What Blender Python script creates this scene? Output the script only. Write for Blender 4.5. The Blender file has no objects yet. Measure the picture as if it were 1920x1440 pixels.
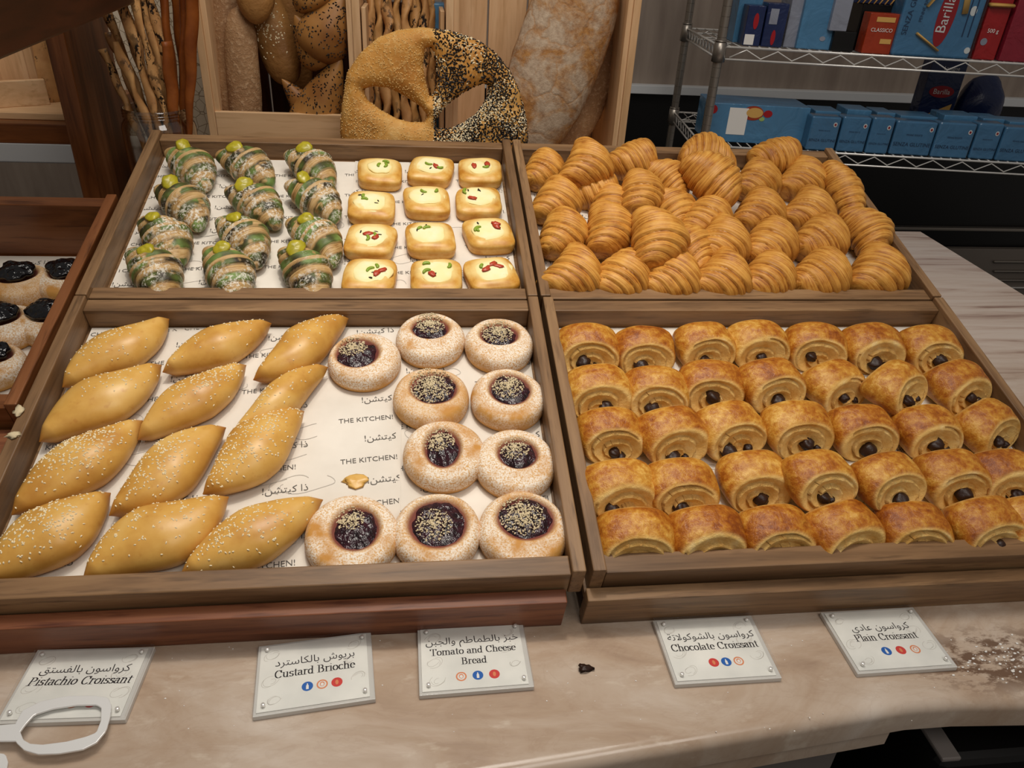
import bpy, bmesh, math, random
import numpy as np
from mathutils import Vector, Matrix, noise as mnoise

SC = bpy.context.scene
COL = SC.collection
pi = math.pi

# ------------------------------------------------------------------ camera, world, lights, exposure
FPX = 1411.335
RCW = np.array([[0.99264, -0.10992, 0.05074], [-0.01248, -0.5098, -0.8602], [0.12042, 0.85324, -0.50742]])
CW = np.array([-0.16312, -0.93814, 0.41716])
cam = bpy.data.cameras.new('camera')
cam.sensor_width = 36.0
cam.lens = FPX * 36.0 / 1920.0
cam.clip_start = 0.02
camo = bpy.data.objects.new('camera', cam)
COL.objects.link(camo)
mw = Matrix.Identity(4)
for i in range(3):
    mw[i][0], mw[i][1], mw[i][2], mw[i][3] = RCW[0][i], -RCW[1][i], -RCW[2][i], CW[i]
camo.matrix_world = mw
SC.camera = camo

world = bpy.data.worlds.new('room_light')
SC.world = world
world.use_nodes = True
world.node_tree.nodes['Background'].inputs[0].default_value = (1.0, 0.92, 0.84, 1)
world.node_tree.nodes['Background'].inputs[1].default_value = 0.15

SC.view_settings.view_transform = 'Standard'
SC.view_settings.look = 'None'
SC.view_settings.gamma = 1.0
SC.view_settings.use_curve_mapping = False
SC.view_settings.exposure = 0.0


def area(name, loc, target, sx, sy, power, col):
    l = bpy.data.lights.new(name, 'AREA')
    l.shape = 'RECTANGLE'; l.size = sx; l.size_y = sy; l.energy = power; l.color = col
    o = bpy.data.objects.new(name, l); COL.objects.link(o)
    o.location = loc
    o.rotation_euler = (Vector(target) - Vector(loc)).to_track_quat('-Z', 'Y').to_euler()
    return o


def spot(name, loc, target, deg, power, col, blend=0.7, r=0.05):
    l = bpy.data.lights.new(name, 'SPOT')
    l.spot_size = math.radians(deg); l.spot_blend = blend; l.energy = power; l.color = col; l.shadow_soft_size = r
    o = bpy.data.objects.new(name, l); COL.objects.link(o)
    o.location = loc
    o.rotation_euler = (Vector(target) - Vector(loc)).to_track_quat('-Z', 'Y').to_euler()
    return o


area('ceiling_panel_light', (-0.1, -0.15, 1.95), (-0.05, 0.0, 0), 1.3, 0.7, 21.5, (1.0, 0.94, 0.86))
spot('ceiling_spot_light', (-0.15, -0.15, 1.9), (-0.13, -0.02, 0), 40, 52, (1.0, 0.92, 0.80), 0.9, 0.07)
area('shop_light', (0.5, -1.5, 1.7), (0.15, -0.1, 0), 1.0, 0.8, 12, (1.0, 0.94, 0.87))

# ------------------------------------------------------------------ frames: tray plane (tilted 16 degrees) and pixel look-ups
TILT = Matrix.Rotation(math.radians(16), 4, 'X')
TI = np.array(TILT.to_3x3())
MARBLE = -0.2
FLOOR_T = -0.0365          # tray floor below the rim, in the tilted frame
PAPER = FLOOR_T + 0.0012


def ray(u, v):
    return RCW.T @ np.array([(u - 960) / FPX, (v - 720) / FPX, 1.0])


def W(u, v, axis, val):
    d = ray(u, v)
    return Vector(CW + d * (val - CW[axis]) / d[axis])


def T(u, v, h):
    """point of the tilted tray frame at height h above the rims"""
    d = TI.T @ ray(u, v); c = TI.T @ CW
    return Vector(c + d * (h - c[2]) / d[2])


# ------------------------------------------------------------------ object helpers
def link(o, parent=None):
    COL.objects.link(o)
    if parent is not None:
        o.parent = parent
    return o


def tag(o, label=None, cat=None, group=None, kind=None):
    if label: o['label'] = label
    if cat: o['category'] = cat
    if group: o['group'] = group
    if kind: o['kind'] = kind
    return o


def thing(name, label, cat, mat4=None, group=None):
    o = bpy.data.objects.new(name, None)
    o.empty_display_size = 0.02
    link(o)
    if mat4 is not None: o.matrix_world = mat4
    return tag(o, label, cat, group)


def dup(root):
    r = root.copy(); COL.objects.link(r)
    for ch in list(root.children):
        c = ch.copy(); COL.objects.link(c); c.parent = r
        for g in list(ch.children):
            d = g.copy(); COL.objects.link(d); d.parent = c
    return r


class MB:
    def __init__(s):
        s.v = []; s.f = []; s.uv = []; s.mi = []; s.a = {}

    def add(s, verts, faces, uvs=None, mi=0, **attrs):
        b = len(s.v)
        s.v += [tuple(p) for p in verts]
        for k, fc in enumerate(faces):
            s.f.append(tuple(b + i for i in fc)); s.mi.append(mi)
            s.uv.append(uvs[k] if uvs else None)
        for k in set(list(s.a) + list(attrs)):
            L = s.a.setdefault(k, [])
            L += [0.0] * (b - len(L))
            L += list(attrs.get(k, [0.0] * len(verts)))
        return s

    def box(s, c, size, bev=0.0, M=None, mi=0, seg=2):
        bm = bmesh.new()
        bmesh.ops.create_cube(bm, size=1.0)
        for v in bm.verts:
            v.co = Vector((v.co.x * size[0] + c[0], v.co.y * size[1] + c[1], v.co.z * size[2] + c[2]))
        if bev > 0:
            bmesh.ops.bevel(bm, geom=list(bm.edges), offset=bev, segments=seg, profile=0.5, affect='EDGES')
        if M is not None: bm.transform(M)
        bm.verts.index_update()
        s.add([v.co.copy() for v in bm.verts], [[v.index for v in f.verts] for f in bm.faces], mi=mi)
        bm.free()
        return s

    def tube(s, pts, rad, n=10, mi=0, caps=True, flat=None, twist=0.0, ph=0.0):
        pts = [Vector(p) for p in pts]; m = len(pts)
        R = rad if hasattr(rad, '__len__') else [rad] * m
        t0 = (pts[1] - pts[0]).normalized()
        up = Vector((0, 0, 1)) if abs(t0.z) < 0.9 else Vector((0, 1, 0))
        nrm = t0.cross(up).normalized()
        vs = []; fs = []; uvs = []
        for i in range(m):
            t = (pts[min(i + 1, m - 1)] - pts[max(i - 1, 0)]).normalized()
            nrm = (nrm - t * nrm.dot(t)).normalized(); bn = t.cross(nrm)
            for j in range(n):
                a = 2 * pi * j / n
                x, y = math.cos(a), math.sin(a) * (flat or 1.0)
                w = twist * i / (m - 1) + ph
                x, y = x * math.cos(w) - y * math.sin(w), x * math.sin(w) + y * math.cos(w)
                vs.append(pts[i] + (nrm * x + bn * y) * R[i])
        for i in range(m - 1):
            for j in range(n):
                k = (j + 1) % n
                fs.append((i * n + j, i * n + k, (i + 1) * n + k, (i + 1) * n + j))
                uvs.append([(i / m, j / n), (i / m, (j + 1) / n), ((i + 1) / m, (j + 1) / n), ((i + 1) / m, j / n)])
        if caps:
            fs.append(tuple(range(n - 1, -1, -1))); uvs.append(None)
            fs.append(tuple((m - 1) * n + j for j in range(n))); uvs.append(None)
        s.add(vs, fs, uvs, mi)
        return s

    def lathe(s, prof, n=32, M=None, mi=0):
        vs = []; fs = []
        for r, z in prof:
            for j in range(n):
                a = 2 * pi * j / n
                p = Vector((r * math.cos(a), r * math.sin(a), z)); vs.append(M @ p if M else p)
        for i in range(len(prof) - 1):
            for j in range(n):
                k = (j + 1) % n
                fs.append((i * n + j, i * n + k, (i + 1) * n + k, (i + 1) * n + j))
        s.add(vs, fs, None, mi)
        return s

    def blob(s, c, r, seed=0, amp=0.25, fr=1.0, nu=10, nv=7, M=None, mi=0):
        vs = []; fs = []
        rnd = random.Random(seed); off = Vector((rnd.random() * 90, rnd.random() * 90, rnd.random() * 90))
        for i in range(nv + 1):
            ph = pi * i / nv
            for j in range(nu):
                a = 2 * pi * j / nu
                d = Vector((math.sin(ph) * math.cos(a), math.sin(ph) * math.sin(a), math.cos(ph)))
                k = 1 + amp * mnoise.noise(d * fr + off)
                p = Vector((d.x * r[0] * k, d.y * r[1] * k, d.z * r[2] * k))
                vs.append((M @ p if M else p) + Vector(c))
        for i in range(nv):
            for j in range(nu):
                k = (j + 1) % nu
                fs.append((i * nu + j, (i + 1) * nu + j, (i + 1) * nu + k, i * nu + k))
        s.add(vs, fs, None, mi)
        return s

    def prism(s, poly, z0, z1, mi=0, M=None):
        n = len(poly)
        vs = [Vector((p[0], p[1], z0)) for p in poly] + [Vector((p[0], p[1], z1)) for p in poly]
        if M: vs = [M @ v for v in vs]
        fs = [tuple(range(n - 1, -1, -1)), tuple(range(n, 2 * n))]
        fs += [(i, (i + 1) % n, n + (i + 1) % n, n + i) for i in range(n)]
        s.add(vs, fs, None, mi)
        return s

    def mesh(s, name, mats, smooth=True):
        me = bpy.data.meshes.new(name)
        me.from_pydata(s.v, [], s.f)
        if any(u for u in s.uv):
            ul = me.uv_layers.new(name='UVMap').data
            k = 0
            for fi, fc in enumerate(s.f):
                u = s.uv[fi]
                for c in range(len(fc)):
                    if u: ul[k].uv = u[c]
                    k += 1
        for an, L in s.a.items():
            L = L + [0.0] * (len(s.v) - len(L))
            at = me.attributes.new(an, 'FLOAT', 'POINT')
            at.data.foreach_set('value', L)
        for m in (mats if isinstance(mats, (list, tuple)) else [mats]):
            me.materials.append(m)
        me.polygons.foreach_set('material_index', s.mi)
        bm = bmesh.new(); bm.from_mesh(me)
        bmesh.ops.recalc_face_normals(bm, faces=bm.faces)
        bm.to_mesh(me); bm.free()
        me.polygons.foreach_set('use_smooth', [bool(smooth)] * len(me.polygons))
        me.update()
        return me

    def build(s, name, mats, parent=None, mat4=None, smooth=True, autosmooth=None):
        me = s.mesh(name, mats, smooth)
        if autosmooth:
            me.set_sharp_from_angle(angle=math.radians(autosmooth))
        o = bpy.data.objects.new(name, me)
        link(o, parent)
        if mat4 is not None: o.matrix_local = mat4
        return o


def text_mesh(body, size, align='CENTER', res=3):
    c = bpy.data.curves.new('lettering', 'FONT')
    c.body = body; c.size = size; c.align_x = align; c.resolution_u = res
    o = bpy.data.objects.new('lettering', c); COL.objects.link(o)
    bpy.context.view_layer.update()
    dg = bpy.context.evaluated_depsgraph_get()
    me = bpy.data.meshes.new_from_object(o.evaluated_get(dg))
    v = [p.co.copy() for p in me.vertices]; f = [tuple(p.vertices) for p in me.polygons]
    bpy.data.objects.remove(o); bpy.data.curves.remove(c); bpy.data.meshes.remove(me)
    return v, f


AR = {'ا': (0xFE8D, 2), 'ب': (0xFE8F, 4), 'ت': (0xFE95, 4), 'ة': (0xFE93, 2), 'ج': (0xFE9D, 4), 'خ': (0xFEA5, 4),
      'د': (0xFEA9, 2), 'ذ': (0xFEAB, 2), 'ر': (0xFEAD, 2), 'ز': (0xFEAF, 2), 'س': (0xFEB1, 4), 'ش': (0xFEB5, 4),
      'ط': (0xFEC1, 4), 'ع': (0xFEC9, 4), 'ف': (0xFED1, 4), 'ق': (0xFED5, 4), 'ك': (0xFED9, 4), 'ل': (0xFEDD, 4),
      'م': (0xFEE1, 4), 'ن': (0xFEE5, 4), 'و': (0xFEED, 2), 'ي': (0xFEF1, 4), '\u0001': (0xFEFB, 2)}


def arabic(s):
    s = s.replace('لا', '\u0001')
    out = []
    for i, c in enumerate(s):
        if c not in AR: out.append(c); continue
        b, n = AR[c]
        prev = i > 0 and s[i - 1] in AR and AR[s[i - 1]][1] == 4
        nxt = n == 4 and i + 1 < len(s) and s[i + 1] in AR
        out.append(chr(b + (3 if prev and nxt else 1 if prev else 2 if nxt else 0)))
    return ''.join(reversed(out))


# a small serif alphabet drawn with a broad nib: polylines, x-height 1, capitals 1.45
def arc(cx, cy, rx, ry, a0, a1, n=10):
    return [(cx + rx * math.cos(math.radians(a0 + (a1 - a0) * i / n)), cy + ry * math.sin(math.radians(a0 + (a1 - a0) * i / n))) for i in range(n + 1)]


def serif(x, y, w=.22): return [(x - w, y), (x + w, y)]


GL = {
    'i': (.5, [[(.25, 0), (.25, 1)], serif(.25, 0), [(.05, 1), (.25, 1)], [(.25, 1.38), (.25, 1.42)]]),
    's': (.75, [arc(.37, .74, .25, .23, 20, 270, 9) + arc(.37, .26, .27, .25, 90, -160, 9)]),
    't': (.62, [[(.28, 1.3), (.28, .2)] + arc(.45, .2, .17, .18, 180, 300, 5), [(.05, 1), (.55, 1)]]),
    'a': (.88, [arc(.36, .72, .24, .25, 160, 0, 8) + [(.6, .1), (.78, .02)], arc(.34, .29, .25, .27, 70, 310, 9), [(.42, .55), (.6, .6)]]),
    'c': (.82, [arc(.44, .5, .34, .48, 45, 315, 14)]),
    'h': (1.05, [[(.22, 0), (.22, 1.5)], arc(.5, .66, .28, .32, 180, 0, 8) + [(.78, 0)], serif(.22, 0, .18), serif(.78, 0, .18), [(.05, 1.5), (.22, 1.5)]]),
    'o': (.95, [arc(.47, .5, .36, .48, 0, 360, 18)]),
    'r': (.72, [[(.22, 0), (.22, 1)], arc(.46, .68, .24, .28, 180, 40, 6), serif(.22, 0), [(.05, 1), (.22, 1)]]),
    'n': (1.05, [[(.22, 0), (.22, 1)], arc(.5, .66, .28, .32, 180, 0, 8) + [(.78, 0)], serif(.22, 0, .18), serif(.78, 0, .18), [(.05, 1), (.22, 1)]]),
    'u': (1.05, [[(.22, 1)] + arc(.5, .32, .28, .3, 180, 360, 8) + [(.78, 1)], [(.78, 1), (.78, 0), (.95, 0)], [(.05, 1), (.22, 1)], [(.6, 1), (.78, 1)]]),
    'd': (1.0, [[(.72, 1.5), (.72, 0), (.92, 0)], arc(.42, .48, .32, .46, 40, 320, 12), [(.55, 1.5), (.72, 1.5)]]),
    'e': (.85, [[(.12, .55), (.74, .55)] + arc(.44, .5, .33, .48, 8, 310, 14)]),
    'l': (.5, [[(.25, 0), (.25, 1.5)], serif(.25, 0), [(.05, 1.5), (.25, 1.5)]]),
    'm': (1.6, [[(.22, 0), (.22, 1)], arc(.5, .66, .28, .32, 180, 0, 8) + [(.78, 0)], arc(1.06, .66, .28, .32, 180, 0, 8) + [(1.34, 0)], serif(.22, 0, .16), serif(.78, 0, .16), serif(1.34, 0, .16), [(.05, 1), (.22, 1)]]),
    'P': (1.1, [[(.25, 0), (.25, 1.45)], [(.05, 1.45), (.55, 1.45)] + arc(.55, 1.08, .35, .36, 90, -90, 9) + [(.25, .72)], serif(.25, 0, .25)]),
    'C': (1.25, [arc(.65, .72, .52, .72, 42, 318, 18), [(1.06, 1.0), (1.06, 1.42)]]),
    'B': (1.2, [[(.25, 0), (.25, 1.45)], [(.05, 1.45), (.55, 1.45)] + arc(.55, 1.12, .31, .33, 90, -90, 8) + [(.25, .79)], [(.6, .79)] + arc(.6, .4, .38, .39, 90, -90, 8) + [(.05, 0)]]),
    'T': (1.2, [[(.6, 0), (.6, 1.45)], [(.08, 1.15), (.08, 1.45), (1.12, 1.45), (1.12, 1.15)], serif(.6, 0, .28)]),
    ' ': (.55, []),
}


def hull2(P):
    P = sorted(set((round(x, 9), round(y, 9)) for x, y in P))
    def half(Q):
        h = []
        for p in Q:
            while len(h) > 1 and (h[-1][0] - h[-2][0]) * (p[1] - h[-2][1]) - (h[-1][1] - h[-2][1]) * (p[0] - h[-2][0]) <= 0: h.pop()
            h.append(p)
        return h
    a = half(P); b = half(P[::-1])
    return a[:-1] + b[:-1]


def serif_text(body, xh, cx, cy, z, nib=(.21, .07), slant=0.0):
    """flat lettering centred on (cx, cy); returns verts, faces"""
    wid = sum(GL[c][0] for c in body)
    x = -wid / 2; V = []; F = []; k = 0
    for c in body:
        adv, strokes = GL[c]
        for st in strokes:
            for p, q in zip(st[:-1], st[1:]):
                pts = [(a[0] + sx * nib[0] / 2, a[1] + sy * nib[1] / 2) for a in (p, q) for sx in (-1, 1) for sy in (-1, 1)]
                h = hull2(pts)
                b = len(V); k += 1
                V += [Vector((cx + (x + px + slant * py) * xh, cy + py * xh, z + 1e-7 * (k % 7))) for px, py in h]
                F.append(tuple(range(b, b + len(h))))
        x += adv
    return V, F


# ------------------------------------------------------------------ material helpers
def S(h, a=1.0):
    out = []
    for i in (0, 2, 4):
        c = int(h[i:i + 2], 16) / 255
        out.append(c / 12.92 if c <= 0.04045 else ((c + 0.055) / 1.055) ** 2.4)
    return (*out, a)


class NT:
    def __init__(s, name, rough=0.5, spec=0.4, **kw):
        s.m = bpy.data.materials.new(name); s.m.use_nodes = True
        s.t = s.m.node_tree; s.b = s.t.nodes['Principled BSDF']
        s.b.inputs['Roughness'].default_value = rough
        s.b.inputs['Specular IOR Level'].default_value = spec
        for k, v in kw.items(): s.b.inputs[k.replace('_', ' ')].default_value = v

    def n(s, typ, ins=None, **props):
        nd = s.t.nodes.new('ShaderNode' + typ)
        for k, v in props.items(): setattr(nd, k, v)
        for k, v in (ins or {}).items(): s.put(nd.inputs[k], v)
        return nd

    def put(s, sock, v):
        if isinstance(v, bpy.types.NodeSocket): s.t.links.new(v, sock)
        else: sock.default_value = v

    def coord(s, kind='Object', sc=(1, 1, 1), rnd=False, rot=(0, 0, 0)):
        c = s.n('TexCoord').outputs[kind]
        if rnd:
            r = s.n('ObjectInfo').outputs['Random']
            v = s.n('VectorMath', {0: (37.1, 17.3, 51.7), 3: r}, operation='SCALE')
            s.put(v.inputs['Scale'], r)
            c = s.n('VectorMath', {0: c, 1: v.outputs[0]}, operation='ADD').outputs[0]
        return s.n('Mapping', {'Vector': c, 'Scale': sc, 'Rotation': rot}).outputs[0]

    def noise(s, vec, scale, detail=3, rough=0.55, dist=0.0, out=0):
        return s.n('TexNoise', {'Vector': vec, 'Scale': scale, 'Detail': detail, 'Roughness': rough, 'Distortion': dist}).outputs[out]

    def vor(s, vec, scale, feature='F1', out='Distance'):
        return s.n('TexVoronoi', {'Vector': vec, 'Scale': scale}, feature=feature).outputs[out]

    def ramp(s, fac, stops, interp='LINEAR'):
        r = s.n('ValToRGB', {'Fac': fac}); r.color_ramp.interpolation = interp
        e = r.color_ramp.elements
        while len(e) < len(stops): e.new(0.5)
        for k, (p, c) in enumerate(stops):
            e[k].position = p; e[k].color = c if len(c) == 4 else (*c, 1)
        return r.outputs[0]

    def step(s, fac, a, b):
        return s.n('MapRange', {'Value': fac, 'From Min': a, 'From Max': b}, clamp=True).outputs[0]

    def math(s, op, a, b=0.0, clamp=False):
        return s.n('Math', {0: a, 1: b}, operation=op, use_clamp=clamp).outputs[0]

    def mix(s, fac, a, b, blend='MIX'):
        nd = s.n('Mix', data_type='RGBA', blend_type=blend)
        s.put(nd.inputs[0], fac); s.put(nd.inputs[6], a); s.put(nd.inputs[7], b)
        return nd.outputs[2]

    def attr(s, name): return s.n('Attribute', attribute_name=name).outputs['Fac']

    def col(s, c): s.put(s.b.inputs['Base Color'], c); return s

    def rough(s, c): s.put(s.b.inputs['Roughness'], c); return s

    def bump(s, h, strength=0.3, dist=0.002):
        s.put(s.b.inputs['Normal'], s.n('Bump', {'Height': h, 'Strength': strength, 'Distance': dist}).outputs[0]); return s


def plain(name, hexc, rough=0.5, spec=0.4, **kw):
    t = NT(name, rough, spec, **kw); t.col(S(hexc)); return t.m


def wood(name, light, mid, dark, axis='X', scale=1.0, rough=0.45, fine=1.0):
    t = NT(name, rough, 0.35)
    sc = {'X': (1.2, 14, 14), 'Y': (14, 1.2, 14), 'Z': (14, 14, 1.2)}[axis]
    c = t.coord('Object', tuple(k * scale for k in sc), rnd=True)
    n1 = t.noise(c, 2.2, 5, 0.6, 0.6)
    w = t.noise(c, 11 * fine, 3, 0.6, 0.2)
    base = t.ramp(n1, [(0.3, S(dark)), (0.5, S(mid)), (0.72, S(light))])
    t.col(t.mix(t.step(w, 0.52, 0.75), base, S(dark)))
    t.bump(w, 0.12, 0.001)
    return t.m


MAT = {}


def mats():
    M = MAT
    for ax in 'XYZ':
        M['walnut' + ax] = wood('walnut', '9b7a56', '836344', '5b422b', ax)
        M['red' + ax] = wood('redwood', '97603f', '7d4a30', '53291a', ax)
        M['pine' + ax] = wood('pine', 'e8c69c', 'd9b287', 'c29a6e', ax, 0.7)
        M['dark' + ax] = wood('darkwood', '93603c', '784624', '4e2a14', ax, 0.8, 0.3)
        M['deep' + ax] = wood('deepwood', '4a2412', '38190c', '220e06', ax, 0.8, 0.4)
    # marble
    t = NT('marble', 0.22, 0.5)
    c = t.coord('Object', (1, 2.3, 1), rot=(0, 0, 0.2))
    n1 = t.noise(c, 4.5, 6, 0.62, 1.0); n2 = t.noise(c, 9, 5, 0.65, 2.0); n3 = t.noise(c, 22, 4, 0.6)
    base = t.ramp(n1, [(0.28, S('9b8370')), (0.43, S('b09984')), (0.56, S('bca997')), (0.74, S('cdc0b3'))])
    vein = t.math('ABSOLUTE', t.math('SUBTRACT', n2, 0.5))
    v = t.step(vein, 0.035, 0.0)
    base = t.mix(t.math('MULTIPLY', v, 0.10), base, S('8a6a55'))
    base = t.mix(t.math('MULTIPLY', t.step(n3, 0.62, 0.75), 0.35), base, S('e6dccb'))
    # the straight grey-violet veins of the slab's far end
    o = t.coord('Object')
    xyz = t.n('SeparateXYZ', {0: o})
    far = t.step(xyz.outputs[1], -0.05, 0.25)
    wv = t.noise(t.coord('Object', (2.5, 30, 1), rot=(0, 0, -0.10)), 1.0, 5, 0.6, 0.6)
    grey = t.ramp(wv, [(0.32, S('9a8074')), (0.41, S('c6b1a4')), (0.55, S('d6c6ba')), (0.8, S('dccfc6'))])
    base = t.mix(far, base, grey)
    # a brown crystalline flaw near the front right
    d = t.n('VectorMath', {0: t.n('VectorMath', {0: o, 1: tuple(W(1885, 1236, 2, -0.2))}, operation='SUBTRACT').outputs[0], 1: (1 / .12, 1 / .045, 1)}, operation='MULTIPLY').outputs[0]
    ln = t.n('VectorMath', {0: d}, operation='LENGTH').outputs['Value']
    rg = t.noise(t.coord('Object', (1, 2.2, 1)), 38, 4, 0.7)
    fl = t.math('MULTIPLY', t.step(ln, 1.1, 0.5), t.step(rg, 0.44, 0.54))
    base = t.mix(t.math('MULTIPLY', fl, 0.85), base, S('5b3d28'))
    t.col(base); t.rough(t.step(n2, 0.0, 2.6)); t.bump(n3, 0.05, 0.001)
    M['marble'] = t.m
    # parchment
    t = NT('paper', 0.6, 0.25)
    n = t.noise(t.coord('Object', (1, 1, 1), rnd=True), 9, 4, 0.6)
    t.col(t.ramp(n, [(0.3, S('d8d0c4')), (0.7, S('ece5da'))])); t.bump(n, 0.35, 0.006)
    M['paper'] = t.m
    M['ink'] = plain('ink', '5a5550', 0.7)
    M['faint'] = plain('faint_ink', 'bdb7ae', 0.7)
    M['black_ink'] = plain('black_ink', '17161c', 0.5)
    # croissant
    def croi(name, light, mid, dark, striped=False):
        t = NT(name, 0.42, 0.4)
        uv = t.n('UVMap').outputs[0]
        r = t.n('ObjectInfo').outputs['Random']
        mp = t.n('Mapping', {'Vector': uv, 'Scale': (9, 1.3, 1)})
        t.put(mp.inputs['Location'], t.n('CombineXYZ', {0: t.math('MULTIPLY', r, 41), 1: t.math('MULTIPLY', r, 13)}).outputs[0])
        fine = t.noise(mp.outputs[0], 3.2, 4, 0.65, 0.4)
        blot = t.noise(t.coord('Object', rnd=True), 45, 4, 0.6)
        mixf = t.math('ADD', t.math('MULTIPLY', fine, 0.65), t.math('MULTIPLY', blot, 0.35))
        base = t.ramp(mixf, [(0.38, S(dark)), (0.48, S(mid)), (0.60, S(light))])
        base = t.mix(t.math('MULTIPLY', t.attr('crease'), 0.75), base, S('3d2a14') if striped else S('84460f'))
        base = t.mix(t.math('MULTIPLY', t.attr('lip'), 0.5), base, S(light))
        if striped:
            g = t.ramp(t.noise(t.coord('Object', rnd=True), 26, 2), [(0.38, S('33291a')), (0.50, S('525a2a')), (0.66, S('76904a'))])
            sn = t.noise(t.coord('Object', rnd=True), 34, 2)
            base = t.mix(t.math('MULTIPLY', t.attr('stripe'), t.step(sn, 0.36, 0.43)), base, g)
            sg = t.noise(t.coord('Object', rnd=True), 190, 3, 0.75)
            pt = t.noise(t.coord('Object', rnd=True), 24, 2)
            m = t.math('MULTIPLY', t.step(sg, 0.49, 0.57), t.step(pt, 0.45, 0.60))
            base = t.mix(t.math('MULTIPLY', m, 0.8), base, S('e8e3d6'))
        t.col(base)
        h = t.noise(t.n('Mapping', {'Vector': uv, 'Scale': (26, 3, 1)}).outputs[0], 3, 3, 0.6)
        t.bump(h, 0.35, 0.0015)
        return t.m
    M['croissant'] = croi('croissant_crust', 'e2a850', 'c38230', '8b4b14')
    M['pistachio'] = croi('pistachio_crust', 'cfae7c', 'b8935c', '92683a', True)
    t = NT('pistachio_cream', 0.35, 0.5)
    t.col(t.ramp(t.noise(t.coord('Object', rnd=True), 120, 2), [(0.3, S('9c9218')), (0.7, S('bcae2c'))])); M['cream'] = t.m
    # chocolate roll crust
    t = NT('roll_crust', 0.33, 0.45)
    bl = t.noise(t.coord('Object', rnd=True), 110, 5, 0.7); big = t.noise(t.coord('Object', rnd=True), 22, 3)
    f = t.math('ADD', t.math('MULTIPLY', bl, 0.55), t.math('MULTIPLY', big, 0.45))
    rnd = t.n('ObjectInfo').outputs['Random']
    f = t.math('ADD', f, t.math('MULTIPLY', t.math('SUBTRACT', rnd, 0.5), 0.10))
    top = t.ramp(f, [(0.36, S('84400c')), (0.46, S('ab6318')), (0.56, S('c98c32')), (0.67, S('e6b65c'))])
    fine = t.noise(t.coord('Object', (1, 1, 1), rnd=True), 60, 3)
    pale = t.ramp(fine, [(0.3, S('d9a653')), (0.6, S('f0c97c')), (0.8, S('f7dca0'))])
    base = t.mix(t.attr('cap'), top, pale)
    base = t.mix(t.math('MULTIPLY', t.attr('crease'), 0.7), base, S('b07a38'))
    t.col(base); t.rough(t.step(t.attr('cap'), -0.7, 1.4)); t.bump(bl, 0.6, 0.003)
    M['roll'] = t.m
    t = NT('chocolate', 0.45, 0.4); t.col(S('2c170d')); t.bump(t.noise(t.coord('Object'), 220, 3), 0.5, 0.002); M['choc'] = t.m
    # brioche
    t = NT('brioche_crust', 0.36, 0.4)
    n = t.noise(t.coord('Object', rnd=True), 20, 4, 0.55); n2 = t.noise(t.coord('Object', rnd=True), 90, 3, 0.6)
    base = t.ramp(n, [(0.3, S('c28a3c')), (0.5, S('d8a652')), (0.75, S('e5bc6e'))])
    base = t.mix(t.math('MULTIPLY', t.attr('brown'), 0.85), base, S('9c5a1c'))
    base = t.mix(t.math('MULTIPLY', t.step(n2, 0.60, 0.72), 0.35), base, S('b87530'))
    t.col(base); t.bump(n2, 0.12, 0.001); M['brioche'] = t.m
    M['sesame'] = plain('sesame', 'f3e3bd', 0.5)
    M['black_sesame'] = plain('black_sesame', '1c1512', 0.45)
    # berry bun
    t = NT('bun_crust', 0.6, 0.25)
    n = t.noise(t.coord('Object', rnd=True), 30, 4); s1 = t.noise(t.coord('Object', rnd=True), 520, 3, 0.7); s2 = t.noise(t.coord('Object', rnd=True), 30, 3)
    base = t.ramp(n, [(0.3, S('c98f48')), (0.7, S('e0b474'))])
    base = t.mix(t.attr('side'), base, S('cf9a50'))
    base = t.mix(t.attr('stain'), base, S('6d2438'))
    m = t.math('MULTIPLY', t.math('MULTIPLY', t.step(s1, 0.38, 0.56), t.step(s2, 0.30, 0.52)), t.attr('sugar'))
    base = t.mix(t.math('MULTIPLY', m, 0.9), base, S('f7efe2'))
    t.col(base); t.bump(s1, 0.3, 0.001); M['bun'] = t.m
    t = NT('berry_jam', 0.22, 0.6); t.col(t.ramp(t.noise(t.coord('Object', rnd=True), 140, 3), [(0.35, S('170a10')), (0.7, S('391422'))])); t.bump(t.noise(t.coord('Object'), 260, 2), 0.6, 0.003); M['jam'] = t.m
    t = NT('blueberry_glaze', 0.12, 0.7); t.col(S('0b0b10')); t.bump(t.vor(t.coord('Object'), 130), 0.6, 0.003); M['glaze'] = t.m
    M['crumble'] = plain('crumble', 'd8c7a4', 0.8, 0.2)
    # danish
    t = NT('danish_crust', 0.38, 0.4)
    n = t.noise(t.coord('Object', rnd=True), 55, 4); z = t.n('SeparateXYZ', {0: t.coord('Object')}).outputs[2]
    lay = t.noise(t.coord('Object', (12, 12, 260), rnd=True), 1.0, 3)
    base = t.ramp(t.math('ADD', t.math('MULTIPLY', n, 0.7), t.math('MULTIPLY', lay, 0.3)), [(0.33, S('bf7f28')), (0.5, S('dda850')), (0.68, S('eecb80'))])
    base = t.mix(t.math('MULTIPLY', t.attr('pale'), 0.7), base, S('f6e3a0'))
    base = t.mix(t.math('MULTIPLY', t.step(z, 0.004, 0.0), 0.8), base, S('9a5a1e'))
    t.col(base); t.bump(lay, 0.3, 0.0015); M['danish'] = t.m
    t = NT('cheese', 0.4, 0.4)
    n = t.noise(t.coord('Object', rnd=True), 40, 3)
    t.col(t.mix(t.math('MULTIPLY', t.attr('rim'), 0.9), t.ramp(n, [(0.35, S('fbf0b4')), (0.6, S('fdf5cc')), (0.72, S('f2cd60'))]), S('f3dc93'))); M['cheese'] = t.m
    M['pepper'] = plain('green_pepper', '8aa536', 0.35)
    M['tomato'] = plain('tomato', 'b9442a', 0.35)
    M['herb'] = plain('herb', '2a2413', 0.6)
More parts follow.
